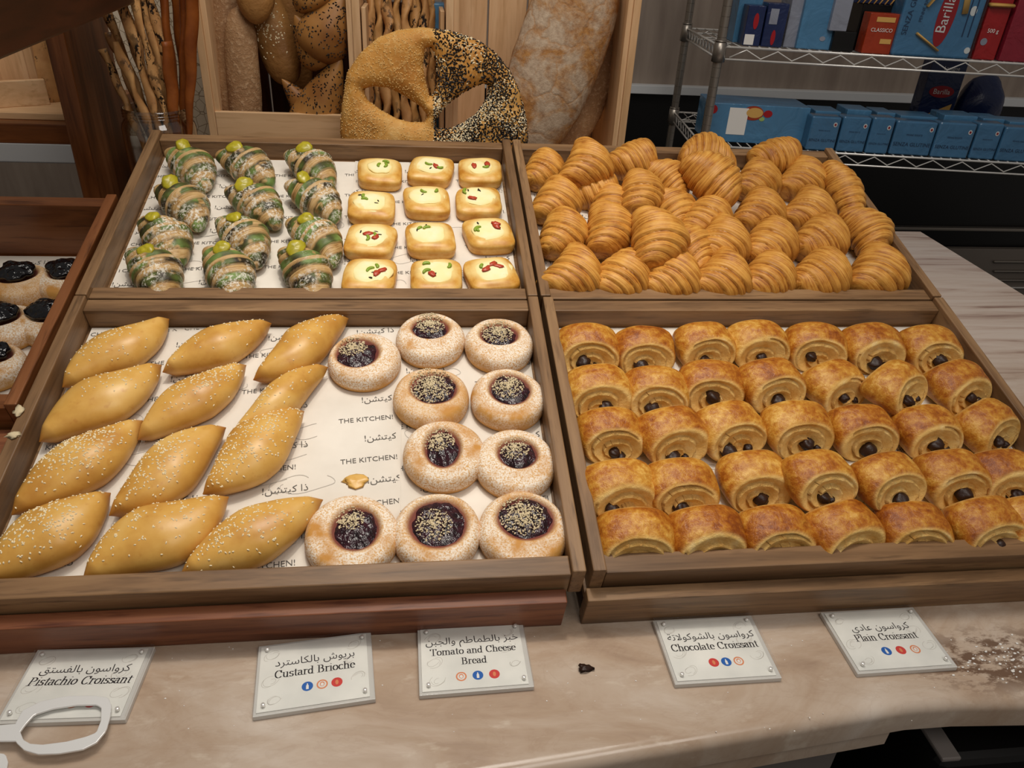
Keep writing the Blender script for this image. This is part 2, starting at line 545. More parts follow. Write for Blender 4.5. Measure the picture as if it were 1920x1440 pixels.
    # rustic breads
    t = NT('semolina_crust', 0.6, 0.3)
    n = t.noise(t.coord('Object', rnd=True), 12, 4); n2 = t.noise(t.coord('Object', rnd=True), 170, 3, 0.7)
    base = t.ramp(n, [(0.3, S('b0742f')), (0.5, S('cb9245')), (0.7, S('dcae66'))])
    base = t.mix(t.math('MULTIPLY', t.step(n2, 0.5, 0.65), 0.45), base, S('e6c383'))
    t.col(base); t.bump(n2, 0.5, 0.003); M['semolina'] = t.m
    t = NT('seeded_loaf_crust', 0.65, 0.25)
    n = t.noise(t.coord('Object', rnd=True), 9, 3); n2 = t.noise(t.coord('Object', rnd=True), 150, 3, 0.7)
    base = t.ramp(n, [(0.3, S('8a6444')), (0.7, S('b08a63'))])
    base = t.mix(t.math('MULTIPLY', t.step(n2, 0.52, 0.66), 0.6), base, S('c9a884'))
    t.col(base); t.bump(n2, 0.8, 0.003); M['seedloaf'] = t.m
    t = NT('dark_loaf_crust', 0.5, 0.3)
    n = t.noise(t.coord('Object', rnd=True), 11, 3)
    t.col(t.ramp(n, [(0.3, S('7d5328')), (0.7, S('a87a45'))])); t.bump(t.noise(t.coord('Object', rnd=True), 90, 3), 0.5, 0.004); M['loaf'] = t.m
    t = NT('epi_crust', 0.4, 0.35)
    n = t.noise(t.coord('Object', rnd=True), 14, 3)
    t.col(t.ramp(n, [(0.3, S('855528')), (0.7, S('ae7c42'))])); M['epi'] = t.m
    t = NT('flour_crust', 0.7, 0.2)
    o = t.coord('Object', (1, 1, 1))
    n = t.noise(o, 14, 6, 0.65, 0.6); n2 = t.noise(o, 90, 4, 0.7); z = t.noise(o, 5, 2)
    base = t.ramp(n2, [(0.3, S('8a5a30')), (0.7, S('b5854e'))])
    fl = t.math('MULTIPLY', t.step(n, 0.40, 0.56), t.step(t.attr('flour'), 0.1, 0.6))
    base = t.mix(t.math('MULTIPLY', fl, 0.8), base, t.ramp(n2, [(0.3, S('a4907a')), (0.7, S('c9baa5'))]))
    cr = t.vor(t.n('VectorMath', {0: o, 1: t.n('VectorMath', {0: t.noise(o, 20, 3, out=1), 3: 0.05}, operation='SCALE').outputs[0]}, operation='ADD').outputs[0], 11, 'DISTANCE_TO_EDGE')
    base = t.mix(t.math('MULTIPLY', t.step(cr, 0.035, 0.0), 0.5), base, S('a8743c'))
    t.col(base); t.bump(t.math('ADD', n2, t.math('MULTIPLY', t.step(cr, 0.0, 0.06), 0.4)), 0.5, 0.004); M['flour'] = t.m
    def stick(name, a, b, seeds):
        t = NT(name, 0.45, 0.3)
        n = t.noise(t.coord('Object', rnd=True), 25, 3); n2 = t.noise(t.coord('Object', (1, 1, .6), rnd=True), 120, 3, 0.7); n3 = t.noise(t.coord('Object', rnd=True), 18, 2)
        base = t.ramp(n, [(0.3, S(a)), (0.7, S(b))])
        if seeds: base = t.mix(t.math('MULTIPLY', t.step(n2, 0.50, 0.56), t.step(n3, 0.46, 0.6)), base, S('1d120b'))
        t.col(base); t.bump(n2, 0.3, 0.002); return t.m
    M['seedstick'] = stick('seeded_stick', 'a87748', 'cf9f66', True)
    M['paprika'] = stick('paprika_stick', '6e3410', '93501d', False)
    M['cheesestick'] = stick('plain_stick', 'ad7a40', 'cfa066', True)
    # metals, plastics, packaging
    t = NT('brushed_steel', 0.30, 0.5, Metallic=0.25); t.col(S('efefee')); M['steel'] = t.m
    t = NT('chrome_wire', 0.28, 0.5, Metallic=0.5); t.col(S('f0eeea')); M['chrome'] = t.m
    t = NT('grey_post_steel', 0.35, 0.5, Metallic=0.8); t.col(S('9c948b')); M['post'] = t.m
    M['black'] = plain('black_panel', '0b0a0a', 0.35)
    M['rubber'] = plain('black_rubber', '141312', 0.6)
    M['floor'] = plain('floor_tile', '24211f', 0.5)
    t = NT('stainless_panel', 0.4, 0.5, Metallic=0.3); t.col(S('8b8178')); M['panel'] = t.m
    t = NT('grey_laminate', 0.5, 0.35)
    n = t.noise(t.coord('Object', (12, 12, 1.5)), 2.0, 4)
    t.col(t.ramp(n, [(0.3, S('8a7b70')), (0.7, S('a09184'))])); M['laminate'] = t.m
    M['ledge'] = plain('grey_ledge', 'd8dadc', 0.5)
    M['greycab'] = plain('grey_cabinet', '77706c', 0.5)
    def pack(name, hexc, rough=0.3):
        t = NT(name, rough, 0.5)
        n = t.noise(t.coord('Object', rnd=True), 16, 3, 0.6, 0.8)
        t.col(t.ramp(n, [(0.35, tuple(k * 0.86 for k in S(hexc)[:3])), (0.7, S(hexc))])); t.bump(n, 0.5, 0.01); return t.m
    M['blue'] = pack('blue_packaging', '4f83ab')
    M['navy'] = pack('navy_packaging', '1b2a55')
    M['redpk'] = pack('red_packaging', '9e1f22')
    M['crimson'] = pack('crimson_packaging', '8b2233')
    M['greypk'] = pack('grey_packaging', '8f94a3')
    M['orange'] = pack('orange_packaging', 'a5381a')
    M['logo_red'] = plain('logo_red', 'a3161f', 0.4)
    M['white'] = plain('white_print', 'ece9e4', 0.5)
    M['pasta'] = plain('pasta', 'd8a95c', 0.5)
    M['navy_ink'] = plain('navy_ink', '1e3a5c', 0.5)
    M['green_print'] = plain('green_print', '9db86a', 0.5)
    M['blue_icon'] = plain('blue_icon', '1f62b4', 0.4)
    M['red_icon'] = plain('red_icon', 'd2403a', 0.4)
    M['orange_icon'] = plain('orange_icon', 'e08a5c', 0.4)
    t = NT('sign_card', 0.28, 0.6)
    n = t.noise(t.coord('Object', rnd=True), 22, 4)
    t.col(t.ramp(n, [(0.35, S('e2e2dc')), (0.7, S('f4f3ec'))])); M['card'] = t.m
    def clear(name, tint, glossy, rough):
        t = NT(name, rough)
        fc = t.n('LayerWeight', {'Blend': 0.5}).outputs['Facing']
        f = t.math('MULTIPLY', t.math('ADD', t.math('MULTIPLY', t.math('POWER', fc, 4.0), 0.9), 0.035), glossy, True)
        mx = t.n('MixShader', {0: f, 1: t.n('BsdfTransparent', {'Color': S(tint)}).outputs[0], 2: t.n('BsdfGlossy', {'Roughness': rough}).outputs[0]})
        t.t.links.new(mx.outputs[0], t.t.nodes['Material Output'].inputs['Surface']); return t.m
    M['acrylic'] = clear('clear_acrylic', 'ffffff', 1.3, 0.10)
    g = NT('acrylic_edge', 0.15, 0.6); g.col(S('cfcdc8')); M['edge'] = g.m
    M['glass'] = clear('jar_glass', 'f4f2ee', 3.2, 0.06)
    M['film'] = clear('cellophane', 'eef3f6', 1.1, 0.2)
    t = NT('newsprint', 0.7, 0.2)
    n = t.vor(t.coord('Object'), 60, 'DISTANCE_TO_EDGE')
    t.col(t.mix(t.step(n, 0.05, 0.02), S('c9bca6'), S('8a7a64'))); M['stone'] = t.m


mats()
M = MAT
RND = random.Random(11)

# ------------------------------------------------------------------ setting: floor, walls, counter
f = MB().box((0, 0.6, -1.14), (7, 6, 0.08)).build('floor', M['floor'], smooth=False); tag(f, kind='structure')
bw = MB().box((0.7, 2.28, 0.15), (6.0, 0.06, 2.5)).build('wall_back', M['laminate'], smooth=False); tag(bw, kind='structure')
lw = MB().box((-2.4, 0.9, 0.15), (0.06, 3.0, 2.5)).build('wall_left', M['stone'], smooth=False); tag(lw, kind='structure')

# marble counter: bull-nosed slab on a thinner stone strip
def counter():
    zb = -0.236
    a = W(1400, 1421, 2, zb); b = W(1728, 1363, 2, zb); c = W(1920, 1360, 2, zb)
    k1 = (b.y - a.y) / (b.x - a.x); k2 = (c.y - b.y) / (c.x - b.x)
    def poly(ins):
        return [(-1.9, b.y + k1 * (-1.9 - b.x) + ins), (b.x - .02, b.y - .02 * k1 + ins), (b.x + .03, b.y + .03 * k2 + ins), (1.135, b.y + k2 * (1.135 - b.x) + ins), (1.172, 0.872), (-1.9, 0.872)]
    bm = bmesh.new()
    vs = [bm.verts.new((x, y, MARBLE)) for x, y in poly(0)]
    fc = bm.faces.new(vs)
    r = bmesh.ops.extrude_face_region(bm, geom=[fc])
    for v in r['geom']:
        if isinstance(v, bmesh.types.BMVert): v.co.z = zb
    bmesh.ops.recalc_face_normals(bm, faces=bm.faces)
    front = [e for e in bm.edges if all(abs(v.co.z - MARBLE) < 1e-6 for v in e.verts) and e.verts[0].co.y < 0 and e.verts[1].co.y < 0]
    bmesh.ops.bevel(bm, geom=front, offset=0.013, segments=5, profile=0.5, affect='EDGES')
    me = bpy.data.meshes.new('marble_slab'); bm.to_mesh(me); bm.free(); me.materials.append(M['marble'])
    root = thing('marble_counter', 'veined beige marble counter carrying the wooden trays', 'counter', Matrix.Identity(4))
    o = bpy.data.objects.new('marble_slab', me); link(o, root)
    me.polygons.foreach_set('use_smooth', [True] * len(me.polygons)); me.set_sharp_from_angle(angle=math.radians(40))
    p = poly(0.004)
    MB().prism([(-1.9, p[0][1]), (p[1][0] - .01, p[1][1]), (p[1][0] + 0.01, p[1][1] + 0.02), (p[1][0] + .01, p[1][1] + .1), (-1.9, p[1][1] + .1)], zb - .027, zb - .0004, 0).build('edge_strip', M['walnutX'] if False else M['marble'], root, smooth=False)
    MB().prism([(-1.85, p[1][1] + .06), (p[1][0] - 0.0, p[1][1] + .06), (p[1][0] - 0.0, .8), (-1.85, .8)], -1.1, zb - .0275).build('cabinet_body', M['greycab'], root, smooth=False)
    return b, zb


CB, ZB = counter()
# black bin under the counter corner
t_ = thing('black_bin', 'black bin with grey edge strip under the counter corner', 'bin', Matrix.Translation((CB.x + 0.035, CB.y + 0.02, -1.1)))
MB().box((0.16, 0.15, 0.40), (0.30, 0.34, 0.80), 0.01).build('body', M['black'], t_, smooth=False)
MB().box((0.021, 0.15, 0.802), (0.022, 0.34, 0.006), 0.002).build('grey_rim', M['greycab'], t_, smooth=False)


# ------------------------------------------------------------------ racks and trays (tilted frame)
def rack(name, x0, x1, label, wx, mat, yb=.426):
    t = thing(name, label, 'display rack', TILT.copy())
    MB().box(((x0 + x1) / 2, -.4302, -.0575), (x1 - x0, .0152, .0507), .0012).build('front_lip', M[mat + 'X'], t, smooth=False)
    MB().box(((x0 + x1) / 2, (yb - .4224) / 2, -.0478), (x1 - x0, yb + .4224, .0100), .001).build('deck', M[mat + 'X'], t, smooth=False)
    inv = TILT.inverted()
    for x in (x0 + .02, (x0 + x1) / 2, x1 - .02):
        vs = []
        for dx in (-.009, .009):
            for y, z in ((-.385, -.1995), (yb - .026, -.1995), (yb - .026, -.167 + (yb + .359) * .2868), (-.385, -.167)):
                vs.append(inv @ Vector((x + dx, y, z)))
        MB().add(vs, [(0, 1, 2, 3), (7, 6, 5, 4), (0, 4, 5, 1), (1, 5, 6, 2), (2, 6, 7, 3), (3, 7, 4, 0)]).build('support', M[mat + 'Y'], t, smooth=False)
    return t


rack('sloping_rack', -.608, -.0195, 'reddish wooden sloping rack under the pistachio and brioche trays', None, 'red')
rack('slatted_board', -1.25, -.612, 'reddish wooden board sloping in front of the darker tray', None, 'red', -.187)
cr3 = thing('sloping_cradle', 'dark wooden cradle under the darker tray of blueberry buns', 'display rack', TILT.copy())
MB().box((-.91, .03, -.1156), (.59, .42, .0100), .001).build('deck', M['darkX'], cr3, smooth=False)
for x in (-1.19, -.63):
    vs = [TILT.inverted() @ Vector((x + dx, y, z)) for dx in (-.009, .009) for y, z in ((-.13, -.1995), (.2545, -.1995), (.2545, -.0530), (-.13, -.1633))]
    MB().add(vs, [(0, 1, 2, 3), (7, 6, 5, 4), (0, 4, 5, 1), (1, 5, 6, 2), (2, 6, 7, 3), (3, 7, 4, 0)]).build('support', M['darkY'], cr3, smooth=False)
rack('sloping_rack', .0015, .64, 'brown wooden sloping rack under the croissant trays', None, 'walnut')


def tray(x0, x1, y0, y1, label, dz=0.0, mat='walnut', deep=0.0):
    t = thing('pastry_tray', label, 'tray', TILT @ Matrix.Translation(((x0 + x1) / 2, (y0 + y1) / 2, dz)), 'wooden pastry trays')
    w, d = x1 - x0, y1 - y0
    zb = -.0426 - dz
    fl = FLOOR_T - dz
    if deep: fl, zb = -deep - dz, -deep - .0062 - dz
    MB().box((0, 0, (zb + fl) / 2), (w - .02, d - .02, fl - zb), 0).build('base_panel', M[mat + 'X'], t, smooth=False)
    for sx in (-1, 1):
        MB().box((sx * (w / 2 - .007), 0, zb / 2), (.014, d, -zb), .0014).build('side_rail', M[mat + 'Y'], t, smooth=False)
    for sy in (-1, 1):
        MB().box((0, sy * (d / 2 - .0115), (zb - .0065) / 2), (w - .0285, .022, -.0065 - zb), .0014).build('end_rail', M[mat + 'X'], t, smooth=False)
    return t


tray(-.600, -.0022, .0006, .4236, 'wooden tray of pistachio croissants and square cheese pastries')
tray(.0022, .598, .0006, .4236, 'wooden tray heaped with plain croissants')
tray(-.600, -.0022, -.4216, -.0012, 'wooden tray of long sesame brioches and round berry buns')
tray(.0045, .598, -.4216, -.0022, 'wooden tray of chocolate croissant rolls')
tray(-1.205, -.611, -.182, .240, 'darker wooden tray with blueberry buns beside the wooden post', -.006, 'dark', .104)


# parchment sheets printed with the bakery's words
TXT = None


def sheet(x0, x1, y0, y1, label, lift=0.0, rot=6.0, ph=(0, 0), seed=0):
    global TXT
    if TXT is None:
        TXT = (text_mesh('THE KITCHEN!', .0098, 'LEFT', 2), text_mesh(arabic('ذا كيتشن!'), .0125, 'LEFT', 2))
    w, d = x1 - x0, y1 - y0
    o = thing('parchment_sheet', label, 'parchment', TILT @ Matrix.Translation(((x0 + x1) / 2, (y0 + y1) / 2, PAPER + lift)), 'printed parchment sheets')
    nx, ny = 26, 20
    vs = []; fs = []
    for j in range(ny + 1):
        for i in range(nx + 1):
            x = -w / 2 + w * i / nx; y = -d / 2 + d * j / ny
            e = min(x + w / 2, w / 2 - x, y + d / 2, d / 2 - y)
            z = .0012 * mnoise.noise(Vector((x * 9 + seed, y * 9, seed))) * min(1, e * 30)
            vs.append((x, y, max(z, -.0006)))
    for j in range(ny):
        for i in range(nx):
            a = j * (nx + 1) + i
            fs.append((a, a + 1, a + nx + 2, a + nx + 1))
    MB().add(vs, fs).build('paper', M['paper'], o)
    zt = lambda x, y: max(.0012 * mnoise.noise(Vector((x * 9 + seed, y * 9, seed))) * min(1, min(x + w / 2, w / 2 - x, y + d / 2, d / 2 - y) * 30), -.0006) + .0005
    mb = MB(); ca, sa = math.cos(math.radians(rot)), math.sin(math.radians(rot))
    row = .0305
    for r in range(-11, 12):
        for c in range(-5, 6):
            v, fcs = TXT[r % 2]
            ox = c * .113 + (.028 if r % 2 else 0) + ph[0]; oy = r * row + ph[1]
            P = [((ox + p.x) * ca - (oy + p.y) * sa, (ox + p.x) * sa + (oy + p.y) * ca) for p in v]
            if all(abs(q[0]) > w / 2 or abs(q[1]) > d / 2 for q in P): continue
            ok = [abs(q[0]) < w / 2 - .001 and abs(q[1]) < d / 2 - .001 for q in P]
            mb.add([(q[0], q[1], zt(*q) if g else 0) for q, g in zip(P, ok)], [fc for fc in fcs if all(ok[i] for i in fc)])
    tx = mb.build('printed_words', M['ink'], o, smooth=False); tag(tx, kind='stuff')
    # faint line drawings between the words
    mb = MB(); rn = random.Random(seed + 5)
    for k in range(int(26 * w / .5)):
        cx, cy = rn.uniform(-w / 2 + .04, w / 2 - .04), rn.uniform(-d / 2 + .035, d / 2 - .035)
        rx, ry = rn.uniform(.012, .034), rn.uniform(.006, .012); a0 = rn.uniform(0, pi); e = rn.uniform(3.5, 6.2)
        pts = []
        for i in range(19):
            a = a0 + e * i / 18
            x, y = rx * math.cos(a), ry * math.sin(a) * (1 + .3 * math.sin(2 * a))
            pts.append((cx + x * ca - y * sa, cy + x * sa + y * ca))
        for p, q in zip(pts[:-1], pts[1:]):
            dv = Vector((q[0] - p[0], q[1] - p[1])); n = Vector((-dv.y, dv.x)).normalized() * .0004
            mb.add([(p[0] - n.x, p[1] - n.y, zt(*p) - .0001), (p[0] + n.x, p[1] + n.y, zt(*p) - .0001), (q[0] + n.x, q[1] + n.y, zt(*q) - .0001), (q[0] - n.x, q[1] - n.y, zt(*q) - .0001)], [(0, 1, 2, 3)])
    tag(mb.build('faint_drawings', M['faint'], o, smooth=False), kind='stuff')


xs = T(752, 850, PAPER).x
sheet(-.582, xs, -.397, -.026, 'printed parchment sheet under the sesame brioches', .0016, 5.5, (.012, .004), 1)
sheet(xs - .03, -.019, -.397, -.026, 'printed parchment sheet under most of the berry buns', .0, 5.0, (.03, .013), 2)
sheet(-.582, -.24, .026, .396, 'printed parchment sheet under the pistachio croissants', .0, 3.0, (.02, .01), 3)
sheet(-.27, -.021, .026, .396, 'printed parchment sheet under the square cheese pastries', .0016, 2.0, (.05, .0), 4)
sheet(.022, .58, .026, .396, 'printed parchment sheet under the heap of plain croissants', .0, 1.0, (.0, .0), 5)
sheet(.023, .58, -.397, -.028, 'printed parchment sheet under the chocolate croissant rolls', .0, 3.0, (.0, .01), 6)
sheet(-1.18, -.63, -.155, .214, 'printed parchment sheet under the blueberry buns', -.104 - FLOOR_T, 4.0, (.0, .0), 7)


# ------------------------------------------------------------------ pastry shapes
def croissant_mb(seed, L, R, bend=.010, stripes=False, squash=.92, lay=(.20, .30)):
    rn = random.Random(seed)
    mb = MB(); NU, NV = 96, 36
    edges = [0.13 + rn.uniform(-.02, .02)]
    while edges[-1] < .90: edges.append(edges[-1] + rn.uniform(*lay))
    ph, ph2 = rn.uniform(0, 6.28), rn.uniform(0, 6.28)
    off = Vector((rn.random() * 50, rn.random() * 50, 0))
    vs = []; cre = []; lip = []; stp = []; uvp = []
    for i in range(NU + 1):
        u = -1 + 2 * i / NU
        for j in range(NV + 1):
            th = -pi / 2 + 2 * pi * j / NV
            us = u + .075 * math.sin(th + ph) + .03 * math.sin(2 * th + ph2) + .03 * mnoise.noise(Vector((u * 2, math.cos(th) * 1.3, math.sin(th) * 1.3)) + off * 2)
            a = min(abs(us), 1.0)
            k = 0
            while k < len(edges) and a > edges[k]: k += 1
            b0 = edges[k - 1] if k > 0 else -edges[0]
            b1 = edges[k] if k < len(edges) else edges[-1] + .18
            t = (a - b0) / (b1 - b0)
            if k == 0: t = .5 + .5 * t if us > 0 else .5 + .5 * t
            env = (.16 + .84 * (1 - min(abs(u), 1) ** 1.55) ** .88) if stripes else (.22 + .78 * (1 - min(abs(u), 1) ** 2.0) ** .62)
            if abs(u) > .93: env *= math.sqrt(max(0.0, 1 - ((abs(u) - .93) / .07) ** 2))
            saw = .865 + .16 * max(t, 0) ** .5
            if t > .93: saw -= .03 * (t - .93) / .07
            r = R * env * saw * (1 + .03 * mnoise.noise(Vector((u * 3, math.cos(th) * 1.5, math.sin(th) * 1.5)) + off) + .014 * mnoise.noise(Vector((us * 26, math.cos(th) * .9, math.sin(th) * .9)) + off) + .010 * mnoise.noise(Vector((us * 60, math.cos(th) * 1.2, math.sin(th) * 1.2)) + off))
            y = -bend * (u * u - .3) + r * math.cos(th)
            z = r * math.sin(th) * squash
            zb = -.60 * R * squash
            if z < zb: z = zb + (z - zb) * .18
            vs.append((u * L / 2, y, z + .66 * R * squash))
            cre.append(max(0.0, 1 - t / .16) if k > 0 else 0.0); lip.append(max(0, (t - .70) / .30) if t <= 1 else 0)
            stp.append((1.0 if (k % 2 == (0 if us > 0 else 1)) else 0.0) if .0 < t < 1.0 else 0.0)
            uvp.append((us, j / NV))
    fs = []; uvs = []
    n = NV + 1
    for i in range(NU):
        for j in range(NV):
            q = (i * n + j, (i + 1) * n + j, (i + 1) * n + j + 1, i * n + j + 1)
            fs.append(q); uvs.append([uvp[x] for x in q])
    mb.add(vs, fs, uvs, 0, crease=cre, lip=lip, stripe=stp)
    return mb


def roll_mb(seed, Wd, D, H):
    rn = random.Random(seed); off = Vector((rn.random() * 60, rn.random() * 60, rn.random() * 60))
    path = []
    for i in range(6): path.append((i / 6 * .76, .5, .6))
    for i in range(5): a = pi / 2 * i / 4; path.append((.76 + .24 * math.sin(a), .5 - .24 * (1 - math.cos(a)), .5 if i < 2 else .0))
    for i in range(1, 14): s = i / 14; path.append((1.0, .26 - .60 * s, 0.0))
    for i in range(7): a = pi / 2 * i / 6; path.append((1 - .13 * (1 - math.cos(a)), -.34 - .16 * math.sin(a), (0, 0, .05, .3, .7, 1, 1)[i]))
    for i in range(1, 27): path.append((.87 * (1 - i / 26) + .0005, -.5, 1.0))
    NV = 64; vs = []; cap = []; cre = []
    turns = rn.uniform(2.3, 3.0); so = rn.random(); cx = rn.uniform(-.12, .12); hand = rn.choice((-1, 1))
    for k, (rho, yy, cp) in enumerate(path):
        for j in range(NV):
            th = 2 * pi * j / NV
            c, s_ = math.cos(th), math.sin(th)
            q = (abs(c) ** 2.15 + abs(s_) ** 2.15) ** (-1 / 2.15)
            bul = 1 + .10 * math.cos(pi * yy)
            x = Wd / 2 * c * q * rho * bul; z = H / 2 * s_ * q * rho * bul * 1.02
            y = yy * D; cr = 0.0
            if k >= 30 and rho < .93:
                p = (rho * turns - hand * th / (2 * pi) + so) % 1.0
                fade = min(1, (.93 - rho) / .1)
                y += (.0064 * (1 - p) ** 1.0 - .0020) * fade * (1 if rho > .1 else 0) + .003 * (1 - rho)
                cr = max(0, 1 - p / .16, (p - .93) / .07) * fade
                x += cx * Wd * .3 * (1 - rho); z -= .20 * H / 2 * (1 - rho)
            if k < 6: y -= .004 * (1 - rho)
            n = mnoise.noise(Vector((x, y, z)) * 42 + off)
            x += .0016 * n; z += .0016 * n
            zz = z / (H / 2)
            if yy < 0: y += (.011 * zz + .003 * zz * zz) * (-yy * 2)
            else: y -= .006 * zz * yy * 2
            if zz < -.80: z = (-.80 + (zz + .80) * .25) * H / 2
            x += .003 * mnoise.noise(Vector((y * 20, z * 12, seed)))
            vs.append((x, y, z + .85 * H / 2))
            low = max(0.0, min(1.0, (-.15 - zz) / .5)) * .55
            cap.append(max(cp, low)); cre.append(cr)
    fs = []
    for i in range(len(path) - 1):
        for j in range(NV):
            k = (j + 1) % NV
            fs.append((i * NV + j, (i + 1) * NV + j, (i + 1) * NV + k, i * NV + k))
    fs.append(tuple((len(path) - 1) * NV + j for j in range(NV)))
    return MB().add(vs, fs, None, 0, cap=cap, crease=cre)


def brioche_mb(seed, L=.165, Wd=.068, H=.046):
    rn = random.Random(seed); off = Vector((rn.random() * 60, rn.random() * 60, 0))
    NU, NV = 60, 32; vs = []; br = []; nr = []
    cv = rn.uniform(-.006, .006); sk = rn.uniform(-.1, .1)
    for i in range(NU + 1):
        u = -1 + 2 * i / NU
        uu = min(abs(u), 1)
        env = max(.0, (1 - uu ** 1.6)) ** 1.05 + .09 * max(0, 1 - uu ** 8)
        if uu > .97: env *= .75
        if uu >= 1: env = .02
        for j in range(NV):
            th = 2 * pi * j / NV
            k = 1 + .05 * mnoise.noise(Vector((u * 2.2, math.cos(th), math.sin(th))) + off)
            y = Wd / 2 * env * k * math.cos(th) + cv * math.sin(u * pi) + sk * .02 * u
            z = H / 2 * (.35 + .65 * env if env > .3 else env * 1.8) * k * math.sin(th) * (env > .02)
            zb = -.5 * H / 2
            if z < zb: z = zb + (z - zb) * .2
            vs.append((u * L / 2, y, z + .6 * H / 2))
            edge = max(0, (-.25 - math.sin(th)) / .4)
            br.append(min(1, max((uu - .80) / .20, min(edge, .7)) + .15 * max(0, mnoise.noise(Vector((u * 4, th, seed))))))
    fs = []
    for i in range(NU):
        for j in range(NV):
            k = (j + 1) % NV
            fs.append((i * NV + j, (i + 1) * NV + j, (i + 1) * NV + k, i * NV + k))
    return MB().add(vs, fs, None, 0, brown=br), vs, NU, NV


def seeds_mb(pts, rn, ln=.0030, wd=.0018):
    """pts: (position, normal) pairs; flat tear-shaped seeds lying on a surface"""
    mb = MB()
    for p, n in pts:
        n = Vector(n).normalized(); t = n.orthogonal().normalized()
        t = Matrix.Rotation(rn.uniform(0, 6.28), 3, n) @ t; b = n.cross(t)
        l = ln * rn.uniform(.8, 1.15); w = wd * rn.uniform(.8, 1.15); c = Vector(p) + n * .0002
        V = [c + t * l * .5, c + t * l * .1 + b * w * .5, c - t * l * .35 + b * w * .35, c - t * l * .5, c - t * l * .35 - b * w * .35, c + t * l * .1 - b * w * .5, c + n * w * .55 - t * l * .08]
        mb.add(V, [(0, 1, 6), (1, 2, 6), (2, 3, 6), (3, 4, 6), (4, 5, 6), (5, 0, 6)])
    return mb


def polar_mb(prof, rad, n=56, disp=None, attrs=None):
    """prof: (rho, z, tag) from top centre outwards, down the side and under"""
    vs = []; A = {k: [] for k in (attrs or {})}
    for i, p in enumerate(prof):
        rho, z = p[0], p[1]
        for j in range(n):
            a = 2 * pi * j / n
            R = rad(a); x, y = rho * R * math.cos(a), rho * R * math.sin(a); zz = z
            if disp: x, y, zz = disp(x, y, z, i, a)
            vs.append((x, y, zz))
            for k, fn in (attrs or {}).items(): A[k].append(fn(x, y, zz, i, p))
    fs = []
    for i in range(len(prof) - 1):
        for j in range(n):
            k = (j + 1) % n
            fs.append((i * n + j, (i + 1) * n + j, (i + 1) * n + k, i * n + k))
    fs.append(tuple(range(n))); fs.append(tuple((len(prof) - 1) * n + j for j in range(n - 1, -1, -1)))
    return MB().add(vs, fs, None, 0, **A)


# placing things on a tray: local frame = tilted plane
def on_tray(u, v, hc, yaw=0.0, z=0.0, pitch=0.0, roll=0.0, sc=(1, 1, 1), base=PAPER + .0016):
    p = T(u, v, base + z + hc)
    return TILT @ Matrix.Translation((p.x, p.y, base + z)) @ Matrix.Rotation(math.radians(yaw), 4, 'Z') @ Matrix.Rotation(math.radians(pitch), 4, 'Y') @ Matrix.Rotation(math.radians(roll), 4, 'X') @ Matrix.Diagonal((*sc, 1))


ORD = ['first', 'second', 'third', 'fourth', 'fifth', 'sixth', 'seventh', 'eighth', 'ninth', 'tenth']

